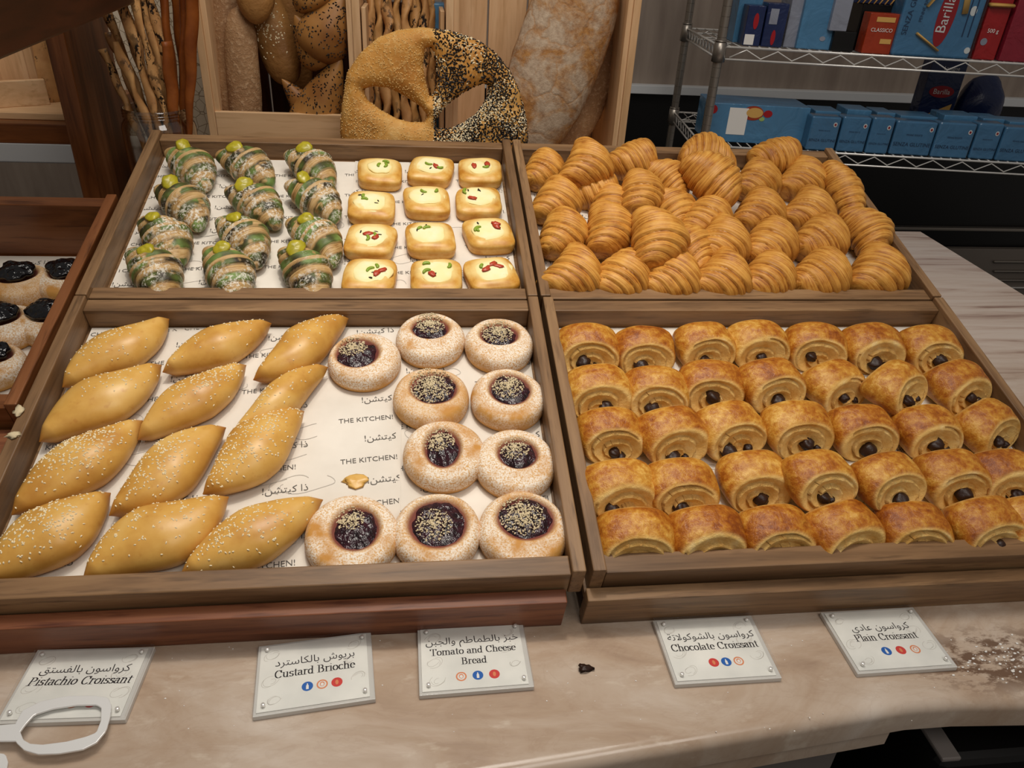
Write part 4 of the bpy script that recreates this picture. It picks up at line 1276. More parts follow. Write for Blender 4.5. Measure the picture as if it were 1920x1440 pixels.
p = W(1097, 1253, 2, MARBLE + .002); flake('chocolate_flake', 'dark chocolate flake on the marble between the middle signs', 'crumb', (p.x, p.y, MARBLE + .0022), (.0085, .0042, .0028), 5, 'choc')
p = T(36, 770, .002); flake('crust_flake', 'upper of two golden crust flakes on the brioche tray rail', 'crumb', (p.x, p.y, .0016), (.005, .007, .002), 6, 'crumble', TILT)
p = T(25, 815, .002); flake('crust_flake', 'lower of two golden crust flakes on the brioche tray rail', 'crumb', (p.x, p.y, .0016), (.007, .004, .002), 9, 'crumble', TILT)
p = T(668, 905, PAPER); flake('crust_flake', 'yellow crust scrap on the bare parchment between brioches and buns', 'crumb', (p.x, p.y, PAPER + .0036), (.013, .008, .0016), 12, 'brioche', TILT)
mb = MB(); rn = random.Random(77)
for k in range(150):
    u, v = (rn.gauss(1880, 40), rn.gauss(1238, 18)) if k < 95 else (rn.uniform(300, 1800), rn.uniform(1175, 1380))
    p = W(u, v, 2, MARBLE); s = rn.uniform(.0004, .0013) if k < 95 else rn.uniform(.0003, .0007)
    mb.blob((p.x, p.y, MARBLE + s * .5), (s * 1.4, s, s * .7), k, .5, 2, 6, 4)
tag(mb.build('crumbs', M['white'], smooth=False), 'pale crumbs scattered over the front of the marble counter', 'crumbs', kind='stuff')

# ------------------------------------------------------------------ bread display behind the trays
st = thing('back_stand', 'low wooden stand carrying the bread crates behind the trays', 'stand', Matrix.Translation((-.20, .655, MARBLE)))
MB().box((0, 0, .190), (.95, .41, .020), .002).build('top_board', M['walnutX'], st, smooth=False)
for sx in (-1, 1): MB().box((sx * .463, 0, .09), (.02, .40, .18), .001).build('side_board', M['walnutZ'], st, smooth=False)
MB().box((0, -.19, .09), (.905, .015, .18), .001).build('front_board', M['walnutX'], st, smooth=False)

# crackled panel behind the jar
cp = MB().box((-.70, .868, .245), (.36, .012, .49), 0).build('crackled_panel', M['stone'], smooth=False)
tag(cp, 'cream crackled panel behind the bread stick jar', 'panel')


def crate(name, label, x0, x1, y0, y1, h, rail, planks, group='wooden bread crates', bt=.014, back='pine', batten=True):
    t = thing(name, label, 'crate', Matrix.Translation(((x0 + x1) / 2, y0, 0.0)), group)
    w = x1 - x0; d = y1 - y0
    MB().box((0, d / 2, .006), (w, d, .012), .001).build('bottom_board', M['pineX'], t, smooth=False)
    for sx in (-1, 1):
        MB().box((sx * (w / 2 - bt / 2), d / 2, h / 2 + .006), (bt, d, h - .012), .0012).build('side_board', M['pineZ'], t, smooth=False)
        if batten: MB().box((sx * (w / 2 - bt / 2 - .012), .012, h / 2 + .006), (.010, .016, h - .014), .001).build('corner_batten', M['pineZ'], t, smooth=False)
    pw = (w - 2 * bt) / planks
    for i in range(planks):
        MB().box((-w / 2 + bt + pw * (i + .5), d - .006, h / 2 + .006), (pw - .004, .010, h - .014), .001).build('back_plank', M[back + 'Z'], t, smooth=False)
    if rail:
        MB().box((0, .006, (.0125 + rail) / 2), (w - 2 * bt - .001, .012, rail - .0125), .001).build('front_rail', M['pineX'], t, smooth=False)
    return t


yc = .575
cl = W(365, 60, 1, yc).x; cr_ = W(676, 60, 1, yc).x; rz = W(500, 212, 1, yc).z
crate('bread_crate', 'pale wooden crate holding seeded loaves and the spiky seeded bread', cl, cr_, yc, yc + .24, .46, rz, 4, back='deep')  # near-black back planks: the shade inside the crate put into their colour
c2l = W(836, 60, 1, yc).x; c2r = W(1200, 10, 1, yc).x + .003
crate('bread_crate', 'pale wooden crate holding the large floury loaf', c2l, c2r, yc, yc + .25, .46, .05, 4)
crate('bread_crate', 'narrow wooden crate of twisted sticks behind the ring bread', cr_ + .002, c2l - .002, yc + .01, yc + .2, .30, .05, 2, bt=.008, back='deep', batten=False)  # its dark back planks likewise carry painted interior shade


def loaf(name, label, cat, a, b, ra, mat, flat=.85, seed=0, group=None, tip=.5, wob=.05):
    """elongated bread from a to b"""
    a, b = Vector(a), Vector(b); n = 40; m = 24; mb = MB()
    ax = (b - a); L = ax.length; ax = ax / L
    side = ax.cross(Vector((0, -1, 0))).normalized(); out = side.cross(ax)
    off = Vector((seed * 3.1, seed * 1.7, 0)); vs = []; fl = []
    for i in range(n + 1):
        u = -1 + 2 * i / n
        r = ra * max(0.01, 1 - abs(u) ** (2 / tip)) ** tip
        for j in range(m):
            t = 2 * pi * j / m
            k = 1 + wob * mnoise.noise(Vector((u * 2.5, math.cos(t), math.sin(t))) + off) + wob * .3 * mnoise.noise(Vector((u * 9, 3 * math.cos(t), 3 * math.sin(t))) + off)
            vs.append(a.lerp(b, (u + 1) / 2) + side * (r * k * math.cos(t)) + out * (r * k * flat * math.sin(t)))
            fl.append(1.0 if abs(math.cos(t)) < .93 else .2)
    fs = [(i * m + j, (i + 1) * m + j, (i + 1) * m + (j + 1) % m, i * m + (j + 1) % m) for i in range(n) for j in range(m)]
    mb.add(vs, fs, None, 0, flour=fl)
    o = mb.build(name, M[mat]); tag(o, label, cat, group)
    return o, vs, n, m


yl = .70
Y = lambda u, v, y: W(u, v, 1, y)
loaf('seeded_loaf', 'long seeded grey-brown loaf against the left board of its crate', 'bread', Y(455, 268, yl - .055), Y(415, -110, yl + .03), .040, 'seedloaf', .8, 1, 'long loaves in the crate', .45)
loaf('seeded_loaf', 'long seeded grey-brown loaf, tip upward, in front in its crate', 'bread', Y(466, 285, yl - .075), Y(447, 12, yl - .06), .031, 'seedloaf', .8, 2, 'long loaves in the crate', .5)
loaf('pointed_loaf', 'smooth brown loaf with its pointed tip hanging downward', 'bread', Y(480, 46, yl - .085), Y(474, -150, yl - .05), .036, 'loaf', .8, 3, 'long loaves in the crate', .6)
o, vs, n_, m_ = loaf('seeded_loaf', 'leaning brown loaf with a cluster of white sesame on its crust', 'bread', Y(545, 160, yl - .04), Y(470, -60, yl - .01), .038, 'loaf', .8, 4, 'long loaves in the crate', .5)
rn = random.Random(4); pts = []
for q in range(90):
    i = int(rn.gauss(19, 4)); j = int(rn.gauss(6, 2.0)) % m_
    if 2 < i < n_ - 2:
        p0, p1, p2 = Vector(vs[i * m_ + j]), Vector(vs[(i + 1) * m_ + j]), Vector(vs[i * m_ + (j + 1) % m_])
        nn = (p1 - p0).cross(p2 - p0); nn = nn if nn.y < 0 else -nn
        pts.append((p0 + (p1 - p0) * rn.random() + (p2 - p0) * rn.random(), nn))
sd = seeds_mb(pts, rn, .0042, .0024).build('sesame_seeds', M['sesame'], o, smooth=False); tag(sd, kind='stuff')
loaf('seeded_loaf', 'plain brown loaf standing behind the spiky seeded bread', 'bread', Y(560, 190, yl + .05), Y(535, -90, yl + .06), .034, 'loaf', .8, 5, 'long loaves in the crate', .5)

# spiky seeded bread: alternating pointed lobes
ep = thing('seeded_wheat_ear_bread', 'spiky brown bread of pointed lobes with black seeds, at the crate right side', 'bread', Matrix.Identity(4))
LOBES = [((545, 78), (600, 30), (0, 0)), ]
def lobe(c, tip, r, seed, nseed, yy):
    a, b = Y(*c, yy), Y(*tip, yy - .012)
    n, m = 22, 20; ax = (b - a).normalized(); L = (b - a).length
    side = ax.cross(Vector((0, -1, 0))).normalized(); out = side.cross(ax); vs = []
    for i in range(n + 1):
        u = i / n
        rr = r * (max(0, math.sin(pi * min(1, (u * .93 + .07)) ** .62)) ** .75) * (1 - .25 * u) + .0004
        for j in range(m):
            t = 2 * pi * j / m
            k = 1 + .06 * mnoise.noise(Vector((u * 3 + seed, math.cos(t), math.sin(t))))
            vs.append(a.lerp(b, u) + side * rr * k * math.cos(t) + out * rr * k * .8 * math.sin(t))
    o = MB().add(vs, [(i * m + j, (i + 1) * m + j, (i + 1) * m + (j + 1) % m, i * m + (j + 1) % m) for i in range(n) for j in range(m)]).build('lobe', M['epi'], ep)
    rn = random.Random(seed); pts = []
    for q in range(nseed):
        i = int(rn.uniform(3, n - 3)); j = int(rn.uniform(0, m))
        p0, p1, p2 = vs[i * m + j], vs[(i + 1) * m + j], vs[i * m + (j + 1) % m]
        nn = (p1 - p0).cross(p2 - p0); cc = sum((vs[i * m + jj] for jj in range(m)), Vector()) / m
        nn = nn if nn.dot(p0 - cc) > 0 else -nn
        if nn.normalized().y > .2: continue
        pts.append((p0 + (p1 - p0) * rn.random() + (p2 - p0) * rn.random(), nn))
    tag(seeds_mb(pts, rn, .0046, .0024).build('black_seeds', M['black_sesame'], o, smooth=False), kind='stuff')
yy = yl - .075
for c, tp, r, sd_, ns in (((600, 235), (528, 148), .030, 1, 190), ((575, 260), (640, 105), .050, 2, 420), ((612, 118), (552, 28), .042, 3, 260), ((590, 100), (650, -10), .052, 4, 420), ((600, 10), (560, -60), .045, 5, 240)):
    lobe(c, tp, r, sd_, ns, yy - (.008 if sd_ in (2, 4) else 0))

# twisted sticks in the narrow crate
TW = [(690, 696), (706, 712), (722, 729), (741, 746), (760, 762), (778, 778), (796, 795), (812, 806)]
for k, (ub, ut) in enumerate(TW):
    a, b = Y(ub, 265, yc + .05 + .012 * (k % 2)), Y(ut, -60, yc + .12 + .012 * (k % 2))
    pts = [a.lerp(b, i / 30) + Vector((.003 * math.sin(i * .9 + k), 0, 0)) for i in range(31)]
    r = MB().tube(pts, .0098 + .001 * (k % 3), 12, flat=.62, twist=14, ph=k).build('bread_stick', M['cheesestick' if k % 2 else 'seedstick'])
    tag(r, 'twisted bread stick behind the ring bread, %s from the left' % ORD[k], 'bread stick', 'twisted sticks behind the ring bread')
bp = MB().box((W(823, 60, 1, yc + .15).x, yc + .135, .16), (.026, .05, .29), .003).build('blue_packet', M['blue']); tag(bp, 'slim blue packet standing beside the twisted sticks', 'packet')

# large floury loaf and a darker one behind it
def big_loaf(name, label, cpx, ypl, Lm, Wm_, Th, ang, mat, seed):
    c = Y(*cpx, ypl); n, m = 50, 40; vs = []; fl = []
    Mx = Matrix.Translation(c) @ Matrix.Rotation(math.radians(-13), 4, 'X') @ Matrix.Rotation(math.radians(ang), 4, 'Y')
    for i in range(n + 1):
        u = -1 + 2 * i / n; e = (1 - abs(u) ** 2.8) ** .5 if abs(u) < 1 else .001
        for j in range(m):
            t = 2 * pi * j / m; k = 1 + .045 * mnoise.noise(Vector((u * 2.6 + seed, math.cos(t) * 1.4, math.sin(t) * 1.4))) + .02 * mnoise.noise(Vector((u * 9 + seed, math.cos(t) * 5, math.sin(t) * 5)))
            x, y = Wm_ / 2 * e * k * math.cos(t), Th / 2 * e * k * math.sin(t)
            if y > .4 * Th / 2: y = .4 * Th / 2 + (y - .4 * Th / 2) * .3
            vs.append(Mx @ Vector((x, y, u * Lm / 2))); fl.append(max(0, min(1, (-math.sin(t) + .25) * 1.2)))
    fs = [(i * m + j, (i + 1) * m + j, (i + 1) * m + (j + 1) % m, i * m + (j + 1) % m) for i in range(n) for j in range(m)]
    return tag(MB().add(vs, fs, None, 0, flour=fl).build(name, M[mat]), label, 'bread')
big_loaf('rustic_loaf', 'large floury cracked loaf leaning in the crate on the right', (1050, 96), yc + .075, .42, .175, .10, 19, 'flour', 3)
big_loaf('rustic_loaf', 'grey-floured loaf edge showing behind the large cracked loaf', (1092, 120), yc + .150, .36, .145, .06, 13, 'seedloaf', 8)

# ring bread with three openings
def ring_bread():
    yp = .478
    cv = lambda P: np.array([[(lambda w: (w.x, w.z))(Y(620 + .3125 * a, .3125 * b, yp))] for a, b in P]).reshape(-1, 2)
    outer = cv([(50, 800), (60, 650), (90, 450), (170, 330), (280, 235), (400, 190), (540, 173), (640, 182), (760, 205), (900, 255), (1000, 330), (1080, 430), (1140, 550), (1175, 700), (1190, 840), (1150, 1000), (1000, 1110), (800, 1150), (600, 1160), (400, 1140), (200, 1080), (80, 960)])
    holes = [cv([(190, 545), (260, 528), (350, 540), (450, 590), (540, 650), (580, 700), (560, 740), (480, 742), (400, 722), (300, 670), (220, 610)]),
             cv([(955, 515), (940, 600), (880, 690), (800, 745), (720, 778), (640, 782), (625, 755), (650, 700), (700, 640), (780, 580), (860, 535), (910, 515)]),
             cv([(556, 400), (570, 300), (605, 290), (632, 380), (637, 480), (622, 570), (600, 605), (572, 500)])]
    def sdf(P, poly):
        A = poly; B = np.roll(poly, -1, 0); d = np.full(len(P), 1e9); ins = np.zeros(len(P), bool)
        for a, b in zip(A, B):
            e = b - a; w = P - a; t = np.clip((w @ e) / (e @ e), 0, 1)
            d = np.minimum(d, np.hypot(*(w - t[:, None] * e).T))
            c = ((a[1] > P[:, 1]) != (b[1] > P[:, 1])) & (P[:, 0] < (b[0] - a[0]) * (P[:, 1] - a[1]) / (b[1] - a[1] + 1e-12) + a[0])
            ins ^= c
        return np.where(ins, d, -d)
    x0, z0 = outer.min(0) - .01; x1, z1 = outer.max(0) + .01
    nx = 110; hstep = (x1 - x0) / nx; nz = int((z1 - z0) / hstep) + 1
    G = np.array([[x0 + i * hstep, z0 + j * hstep] for j in range(nz + 1) for i in range(nx + 1)])
    def D(P):
        d = sdf(P, outer)
        for h in holes: d = np.minimum(d, -sdf(P, h))
        return d
    d = D(G)
    for _ in range(2):
        e = 1e-4; gx = (D(G + [e, 0]) - D(G - [e, 0])) / (2 * e); gz = (D(G + [0, e]) - D(G - [0, e])) / (2 * e)
        near = (d < 0) & (d > -1.5 * hstep)
        G[near] -= np.stack([gx, gz], 1)[near] * d[near][:, None]
        d2 = D(G); d = np.where(near, np.minimum(d2, 0), d)
    g2 = (d > -1.6 * hstep)
    q = np.clip(d / .030, 0, 1); hh = .021 * np.sqrt(np.clip(1 - (1 - q) ** 2, 0, 1))
    hh += np.array([.0016 * mnoise.noise(Vector((p[0] * 40, p[1] * 40, 0))) for p in G]) * (q > .1)
    keep = []
    for j in range(nz):
        for i in range(nx):
            c = [j * (nx + 1) + i, j * (nx + 1) + i + 1, (j + 1) * (nx + 1) + i + 1, (j + 1) * (nx + 1) + i]
            if max(d[c]) > 1e-5 and min(d[c]) > -1.6 * hstep: keep.append(c)
    N = len(G); lean = lambda z: .10 * (z - z0)
    V = [(p[0], yp - h + lean(p[1]), p[1]) for p, h in zip(G, hh)] + [(p[0], yp + .8 * h + lean(p[1]), p[1]) for p, h in zip(G, hh)]
    F = [tuple(c) for c in keep] + [tuple(N + k for k in c[::-1]) for c in keep]
    used = sorted({k for fc in F for k in fc}); mp = {k: i for i, k in enumerate(used)}
    mb = MB().add([V[k] for k in used], [tuple(mp[k] for k in fc) for fc in F])
    bm = bmesh.new(); me = mb.mesh('ring_bread', M['semolina']); bm.from_mesh(me)
    bmesh.ops.remove_doubles(bm, verts=bm.verts, dist=2e-4); bmesh.ops.recalc_face_normals(bm, faces=bm.faces)
    bmesh.ops.smooth_vert(bm, verts=bm.verts, factor=.4, use_axis_x=True, use_axis_y=True, use_axis_z=True)
    bm.to_mesh(me); bm.free()
    for pl in me.polygons: pl.use_smooth = True
    o = bpy.data.objects.new('ring_bread', me); COL.objects.link(o)
    tag(o, 'large flat ring bread with three openings, half covered in black sesame', 'bread')
    xm = Y(812, 100, yp).x; rn = random.Random(9)
    bl = []; wh = []; co = []
    for pl in me.polygons:
        if pl.normal.y > .1 or pl.center.z < .07: continue
        c = pl.center; A = pl.area
        vtx = [me.vertices[k].co for k in pl.vertices]
        def rp():
            a, b = rn.random(), rn.random(); w = vtx[0].lerp(vtx[1], a); w2 = vtx[-1].lerp(vtx[2 % len(vtx)], a); return w.lerp(w2, b)
        dens = 1.0 + 1.6 * mnoise.noise(Vector((c.x * 22, c.z * 22, 1)))
        if c.x > xm:
            k = A * 62000 * max(.12, dens)
            for _ in range(int(k + rn.random())): bl.append((rp(), pl.normal.copy()))
            k = A * 60000 * max(.04, .25 + 1.8 * mnoise.noise(Vector((c.x * 18, c.z * 18, 7)))) * (1.6 if c.z < .17 else .5)
            for _ in range(int(k + rn.random())): wh.append((rp(), pl.normal.copy()))
        else:
            k = A * 26000 * max(.1, dens)
            for _ in range(int(k + rn.random())): co.append((rp(), pl.normal.copy()))
    tag(seeds_mb(bl, rn, .0062, .0030).build('black_seeds', M['black_sesame'], o, smooth=False), kind='stuff')
    tag(seeds_mb(wh, rn, .0052, .0028).build('white_seeds', M['sesame'], o, smooth=False), kind='stuff')
    tag(seeds_mb(co, rn, .0030, .0022).build('semolina_grains', plain('semolina_grains', 'e3ba75', .6), o, smooth=False), kind='stuff')


ring_bread()

# jar of bread sticks
jy = .515
jc = W(292, 200, 1, jy); jr = .062; jh = jc.z
jar = thing('glass_jar', 'clear glass jar full of bread sticks beside the wooden post', 'jar', Matrix.Translation((jc.x, jy, 0.0)))
prof = [(0, .0005), (jr * .96, .0005), (jr, .006), (jr, jh * .74), (jr * .97, jh * .80), (jr * .88, jh * .86)]
for q in range(3): prof += [(jr * .88, jh * (.88 + .035 * q)), (jr * .92, jh * (.895 + .035 * q)), (jr * .88, jh * (.91 + .035 * q))]
prof += [(jr * .90, jh), (jr * .84, jh), (jr * .83, jh * .87), (jr * .93, jh * .78), (jr * .95, .012), (0, .008)]
MB().lathe(prof, 40).build('jar_body', M['glass'], jar)
ST = [((262, 300), (193, 92), 'seedstick'), ((275, 300), (205, 60), 'seedstick'), ((290, 300), (216, 78), 'seedstick'), ((300, 300), (222, -30), 'seedstick'), ((306, 298), (205, -40), 'seedstick'), ((312, 300), (240, -40), 'seedstick'), ((318, 298), (258, -40), 'seedstick'), ((285, 298), (200, 20), 'seedstick'), ((296, 298), (232, 10), 'seedstick'), ((325, 298), (275, -40), 'seedstick'),
      ((322, 296), (262, -50), 'paprika'), ((332, 296), (312, 78), 'paprika'), ((338, 292), (300, -50), 'paprika'), ((341, 290), (330, -50), 'paprika'), ((343, 288), (362, -50), 'paprika'), ((335, 285), (345, -50), 'paprika')]
for k, (a, b, m_) in enumerate(ST):
    A = Y(a[0] + (26 if m_ == 'seedstick' else 4), a[1], jy + .02 * math.sin(k * 2.1)); B = Y(*b, jy + .035 * math.sin(k * 2.1) + .01)
    A.x = jc.x + max(-.042, min(.042, A.x - jc.x)); A.z = .013; A.y = jy + .03 * math.sin(k * 2.1)
    pts = [A.lerp(B, i / 30) + Vector((.0010 * math.sin(i * .8 + k), .001 * math.cos(i * .7 + k), 0)) for i in range(31)]
    rad = [.0085 + .0015 * math.sin(i * .5 + k) for i in range(31)]
    if m_ == 'paprika': rad = [.0060 + .0062 * (i / 30) for i in range(31)]
    r = MB().tube(pts, rad, 12, flat=.6, twist=9 if m_ == 'seedstick' else 3.0, ph=k).build('bread_stick', M[m_])
    kind = 'black-seeded twisted' if m_ == 'seedstick' else 'reddish twisted'
    tag(r, '%s bread stick in the jar, %s of its colour from the wooden post' % (kind, ORD[k if m_ == 'seedstick' else k - 10]), 'bread stick', 'bread sticks in the glass jar')

# ------------------------------------------------------------------ wooden shelf stand at the picture's left
py0 = .455
xr = W(185, 350, 1, py0).x; xl = W(150, 350, 1, py0).x
ys = [py0 + .005 * i for i in range(60)]
py1 = min(ys, key=lambda y: abs(W(246, 322, 1, y).x - xr))
py1 += .035
ws = thing('wooden_shelf_stand', 'dark wooden shelf stand with thick square post at the corner of the trays', 'stand', Matrix.Translation(((xl + xr) / 2, (py0 + py1) / 2, MARBLE)))
dx_, dy_ = xr - xl, py1 - py0
MB().box((0, 0, .30), (dx_, dy_, .60), .003).build('post', M['darkZ'], ws, smooth=False)
a = W(190, 8, 1, py0); b = W(0, 76, 2, a.z)
dv = Vector((b.x - a.x, b.y - a.y, 0)); L_ = dv.length; ang = math.atan2(dv.y, dv.x)
Mx = Matrix.Translation((a.x - (xl + xr) / 2, a.y - (py0 + py1) / 2, a.z - MARBLE)) @ Matrix.Rotation(ang, 4, 'Z')
MB().box((L_ * .62, -.022 if math.cos(ang) < 0 else .022, .075), (L_ * 1.5, .044, .15), .003).build('top_beam', M['deepX'], ws, mat4=Mx, smooth=False)
tz = W(60, 232, 1, py0 + .06).z; bz = W(60, 270, 1, py0 + .06).z
MB().box((-.45, .06 - dy_ / 2 + .2, (tz + bz) / 2 - MARBLE), (.84, .40, tz - bz), .002).build('shelf_board', M['darkX'], ws, smooth=False)
MB().box((-.86, 0, .30), (.05, .08, .60), .003).build('post', M['darkZ'], ws, smooth=False)
za, zb_ = W(60, 268, 1, 1.15).z, W(60, 306, 1, 1.15).z
gl = MB().box((-1.35, 1.25, (za + zb_) / 2), (1.2, .2, za - zb_), .004).build('stone_ledge', M['ledge'], smooth=False); tag(gl, 'grey-white stone ledge under the wooden shelf', 'ledge')

pc = thing('bread_crate', 'small pale crate on the dark wooden shelf', 'crate', Matrix.Translation((W(62, 218, 1, py0 + .12).x, py0 + .10, tz)) @ Matrix.Rotation(math.radians(0), 4, 'Z'), 'wooden bread crates')
MB().box((0, .09, .006), (.17, .20, .0115), .001).build('bottom_board', M['pineX'], pc, smooth=False)
Mr = Matrix.Rotation(math.radians(32), 4, 'Z')
MB().box((-.012, .055, .034), (.12, .012, .045), .0015, M=Mr).build('front_rail', M['pineX'], pc, smooth=False)
MB().box((-.075, .05, .13), (.012, .09, .235), .0015).build('side_board', M['pineZ'], pc, smooth=False)
MB().box((-.045, .095, .13), (.05, .010, .235), .0012).build('back_plank', M['pineZ'], pc, smooth=False)
MB().box((-.012, .095, .13), (.014, .018, .235), .0012).build('corner_batten', M['pineZ'], pc, smooth=False)
o = loaf('dark_seeded_loaf', 'dark loaf thick with black seeds beside the small crate', 'bread', Y(100, 215, py0 + .20), Y(42, -20, py0 + .24), .032, 'seedstick', .8, 9)[0]

# ------------------------------------------------------------------ wire shelving with pasta packets
P0 = Vector((W(1350, 90, 1, 1.22).x, 1.22, 0))
ex = Vector((1, -.13, 0)).normalized(); ey = Vector((.13, 1, 0)).normalized()
RK = Matrix(((ex.x, ey.x, 0, P0.x), (ex.y, ey.y, 0, P0.y), (0, 0, 1, 0), (0, 0, 0, 1)))
def rk(u, v, off=0.0):
    """shelf-local (s, z) of a pixel on the plane parallel to the shelf front"""
    d = Vector(ray(u, v)); c = Vector(CW); q = P0 + ey * off
    k = (q - c).dot(ey) / d.dot(ey); p = c + d * k
    return (p - P0).dot(ex), p.z
Z1 = rk(1640, 104)[1]; Z2 = rk(1740, 297)[1]
LEN, DEP = 1.60, .50
ra = thing('wire_shelving', 'chrome wire shelving unit loaded with pasta packets', 'shelving', RK.copy())
for s in (0, LEN):
    for t in (0, DEP):
        prof = [(0, -1.099), (.0125, -1.099)]
        z = -1.05
        while z < .62: prof += [(.0127, z), (.0127, z + .0235), (.0117, z + .0242), (.0117, z + .0248)]; z += .0254
        prof += [(.0125, .64), (0, .64)]
        MB().lathe(prof, 20, Matrix.Translation((s, t, 0))).build('post', M['post'], ra, autosmooth=25)
for Zs in (Z1, Z2, -.75):
    for t in (0, DEP):
        mb = MB(); z0 = Zs - .031
        mb.tube([(.016, t, Zs), (LEN - .016, t, Zs)], .0031, 10).tube([(.016, t, z0), (LEN - .016, t, z0)], .0028, 10)
        zz = [(.03 + i * .043, t, (Zs - .005) if i % 2 else (z0 + .005)) for i in range(int((LEN - .06) / .043) + 1)]
        mb.tube(zz, .0019, 6)
        mb.build('shelf_truss', M['chrome'], ra)
    for s in (0, LEN):
        mb = MB(); z0 = Zs - .031
        mb.tube([(s, .016, Zs), (s, DEP - .016, Zs)], .0031, 10).tube([(s, .016, z0), (s, DEP - .016, z0)], .0028, 10)
        mb.tube([(s, .03 + i * .022, (Zs - .005) if i % 2 else (z0 + .005)) for i in range(int((DEP - .06) / .022) + 1)], .0019, 6)
        mb.build('side_truss', M['chrome'], ra)
    mb = MB()
    for i in range(int(LEN / .028) - 1): mb.tube([(.03 + i * .028, .004, Zs + .001), (.03 + i * .028, DEP - .004, Zs + .001)], .0015, 5)
    for t in (.12, .25, .38): mb.tube([(.004, t, Zs - .0025), (LEN - .004, t, Zs - .0025)], .0024, 6)
    mb.build('wire_deck', M['chrome'], ra)
    for s in (0, LEN):
        for t in (0, DEP):
            MB().lathe([(.0131, Zs - .040), (.0185, Zs - .038), (.0168, Zs + .010), (.0131, Zs + .012)], 20, Matrix.Translation((s, t, 0))).lathe([(.0131, Zs + .012), (.0165, Zs + .0125), (.0165, Zs + .0155), (.0131, Zs + .016)], 20, Matrix.Translation((s, t, 0))).build('corner_collar', M['post'], ra)


def packet(name, label, u0, u1, v, off, h, dep, mat, Zs, cat='packet', lean=0.0, group='packets on the wire shelves', bev=.002, zlift=0.0, turn=0.0):
    s0, _ = rk(u0, v, off); s1, _ = rk(u1, v, off); w = s1 - s0
    t = thing(name, label, cat, RK @ Matrix.Translation(((s0 + s1) / 2, off, Zs + .0028 + zlift)) @ Matrix.Rotation(math.radians(turn), 4, 'Z') @ Matrix.Rotation(math.radians(lean), 4, 'Y'), group)
    MB().box((0, dep / 2, h / 2), (w, dep, h), bev).build('wrapper', M[mat], t, smooth=False)
    return t, w, h


def rect(t, nm, x, z, w, h, mat, y=-.0008, rot=0.0):
    Mx = Matrix.Translation((x, y, z)) @ Matrix.Rotation(rot, 4, 'Y')
    return MB().box((0, 0, 0), (w, .0008, h), 0, Mx).build(nm, M[mat], t, smooth=False)


def oval(t, nm, x, z, a, b, mat, y=-.0011, rot=0.0, n=32):
    vs = [Vector((a * math.cos(2 * pi * i / n), 0, b * math.sin(2 * pi * i / n))) for i in range(n)]
    Mx = Matrix.Translation((x, y, z)) @ Matrix.Rotation(rot, 4, 'Y')
    mb = MB().add([Mx @ (v + Vector((0, dy, 0))) for dy in (0, .0006) for v in vs], [tuple(range(n)), tuple(range(2 * n - 1, n - 1, -1))] + [(i, (i + 1) % n, n + (i + 1) % n, n + i) for i in range(n)])
    return mb.build(nm, M[mat], t, smooth=False)


def words_on(t, nm, body, x, z, size, mat, y=-.0016, rot=0.0, align='CENTER'):
    v, fc = text_mesh(body, size, align, 3)
    Mx = Matrix.Translation((x, y, z)) @ Matrix.Rotation(rot, 4, 'Y') @ Matrix.Rotation(pi / 2, 4, 'X')
    return MB().add([Mx @ Vector((p.x, p.y, 0)) for p in v], fc).build(nm, M[mat], t, smooth=False)


def penne(t, x, z, L, r, rot, y=-.004):
    Mx = Matrix.Translation((x, y, z)) @ Matrix.Rotation(rot, 4, 'Y')
    return MB().tube([Mx @ Vector((0, 0, -L / 2)), Mx @ Vector((0, 0, L / 2))], r, 12, flat=.35).build('pasta_picture', M['pasta'], t)


# upper shelf
packet('blue_box', 'plain blue box at the post end of the upper wire shelf', 1374, 1418, 72, .10, .26, .12, 'blue', Z1, 'box')
for k, (u0, u1, h, lab) in enumerate(((1392, 1424, .100, 'small navy box with a white label low on its front, upper wire shelf'), (1427, 1466, .108, 'small navy box with a grey label high on its front, upper wire shelf'))):
    t, w, h = packet('navy_box', lab, u0, u1, 82, .030, h, .06, 'navy', Z1, 'box')
    if k == 0: rect(t, 'white_label', -.008, .016, .026, .026, 'white'); oval(t, 'red_picture', .002, .062, .007, .020, 'logo_red')
    else: rect(t, 'grey_label', -.008, .076, .022, .038, 'greypk'); oval(t, 'red_picture', .0, .024, .006, .019, 'logo_red')
t, w, h = packet('grey_blue_box', 'grey-blue box with a white strip between navy and blue packs', 1468, 1491, 86, .05, .26, .10, 'greypk', Z1, 'box')
rect(t, 'white_strip', .006, .15, .012, .05, 'white')
t, w, h = packet('blue_pack', 'wide blue pack with small round seal, upper wire shelf', 1492, 1556, 90, .035, .26, .11, 'blue', Z1)
oval(t, 'round_seal', .020, .028, .008, .006, 'greypk'); rect(t, 'red_stripe', .045, .12, .006, .05, 'logo_red')
t, w, h = packet('dark_tub', 'low dark tub under the grey carton on the upper wire shelf', 1558, 1600, 90, .020, .050, .10, 'black', Z1, 'tub')
t, w, h = packet('grey_carton', 'plain grey carton resting on the low dark tub', 1553, 1586, 62, .018, .20, .09, 'greypk', Z1, 'carton', zlift=.0503)
t, w, h = packet('dark_pack', 'black pack behind the small orange-red box', 1598, 1664, 92, .075, .118, .10, 'black', Z1)
t, w, h = packet('pasta_pack', 'navy pack with red oval logo lying atop the black pack', 1586, 1672, 62, .073, .12, .10, 'navy', Z1, zlift=.1185)
oval(t, 'logo', .012, .050, .052, .020, 'logo_red'); words_on(t, 'logo_words', 'Barilla', .012, .043, .026, 'white')
for q in range(7): penne(t, -.045 + q * .015, .015, .035, .004, .55)
t, w, h = packet('orange_box', 'small orange-red box in front of the black pack', 1614, 1668, 100, .012, .100, .05, 'orange', Z1, 'box')
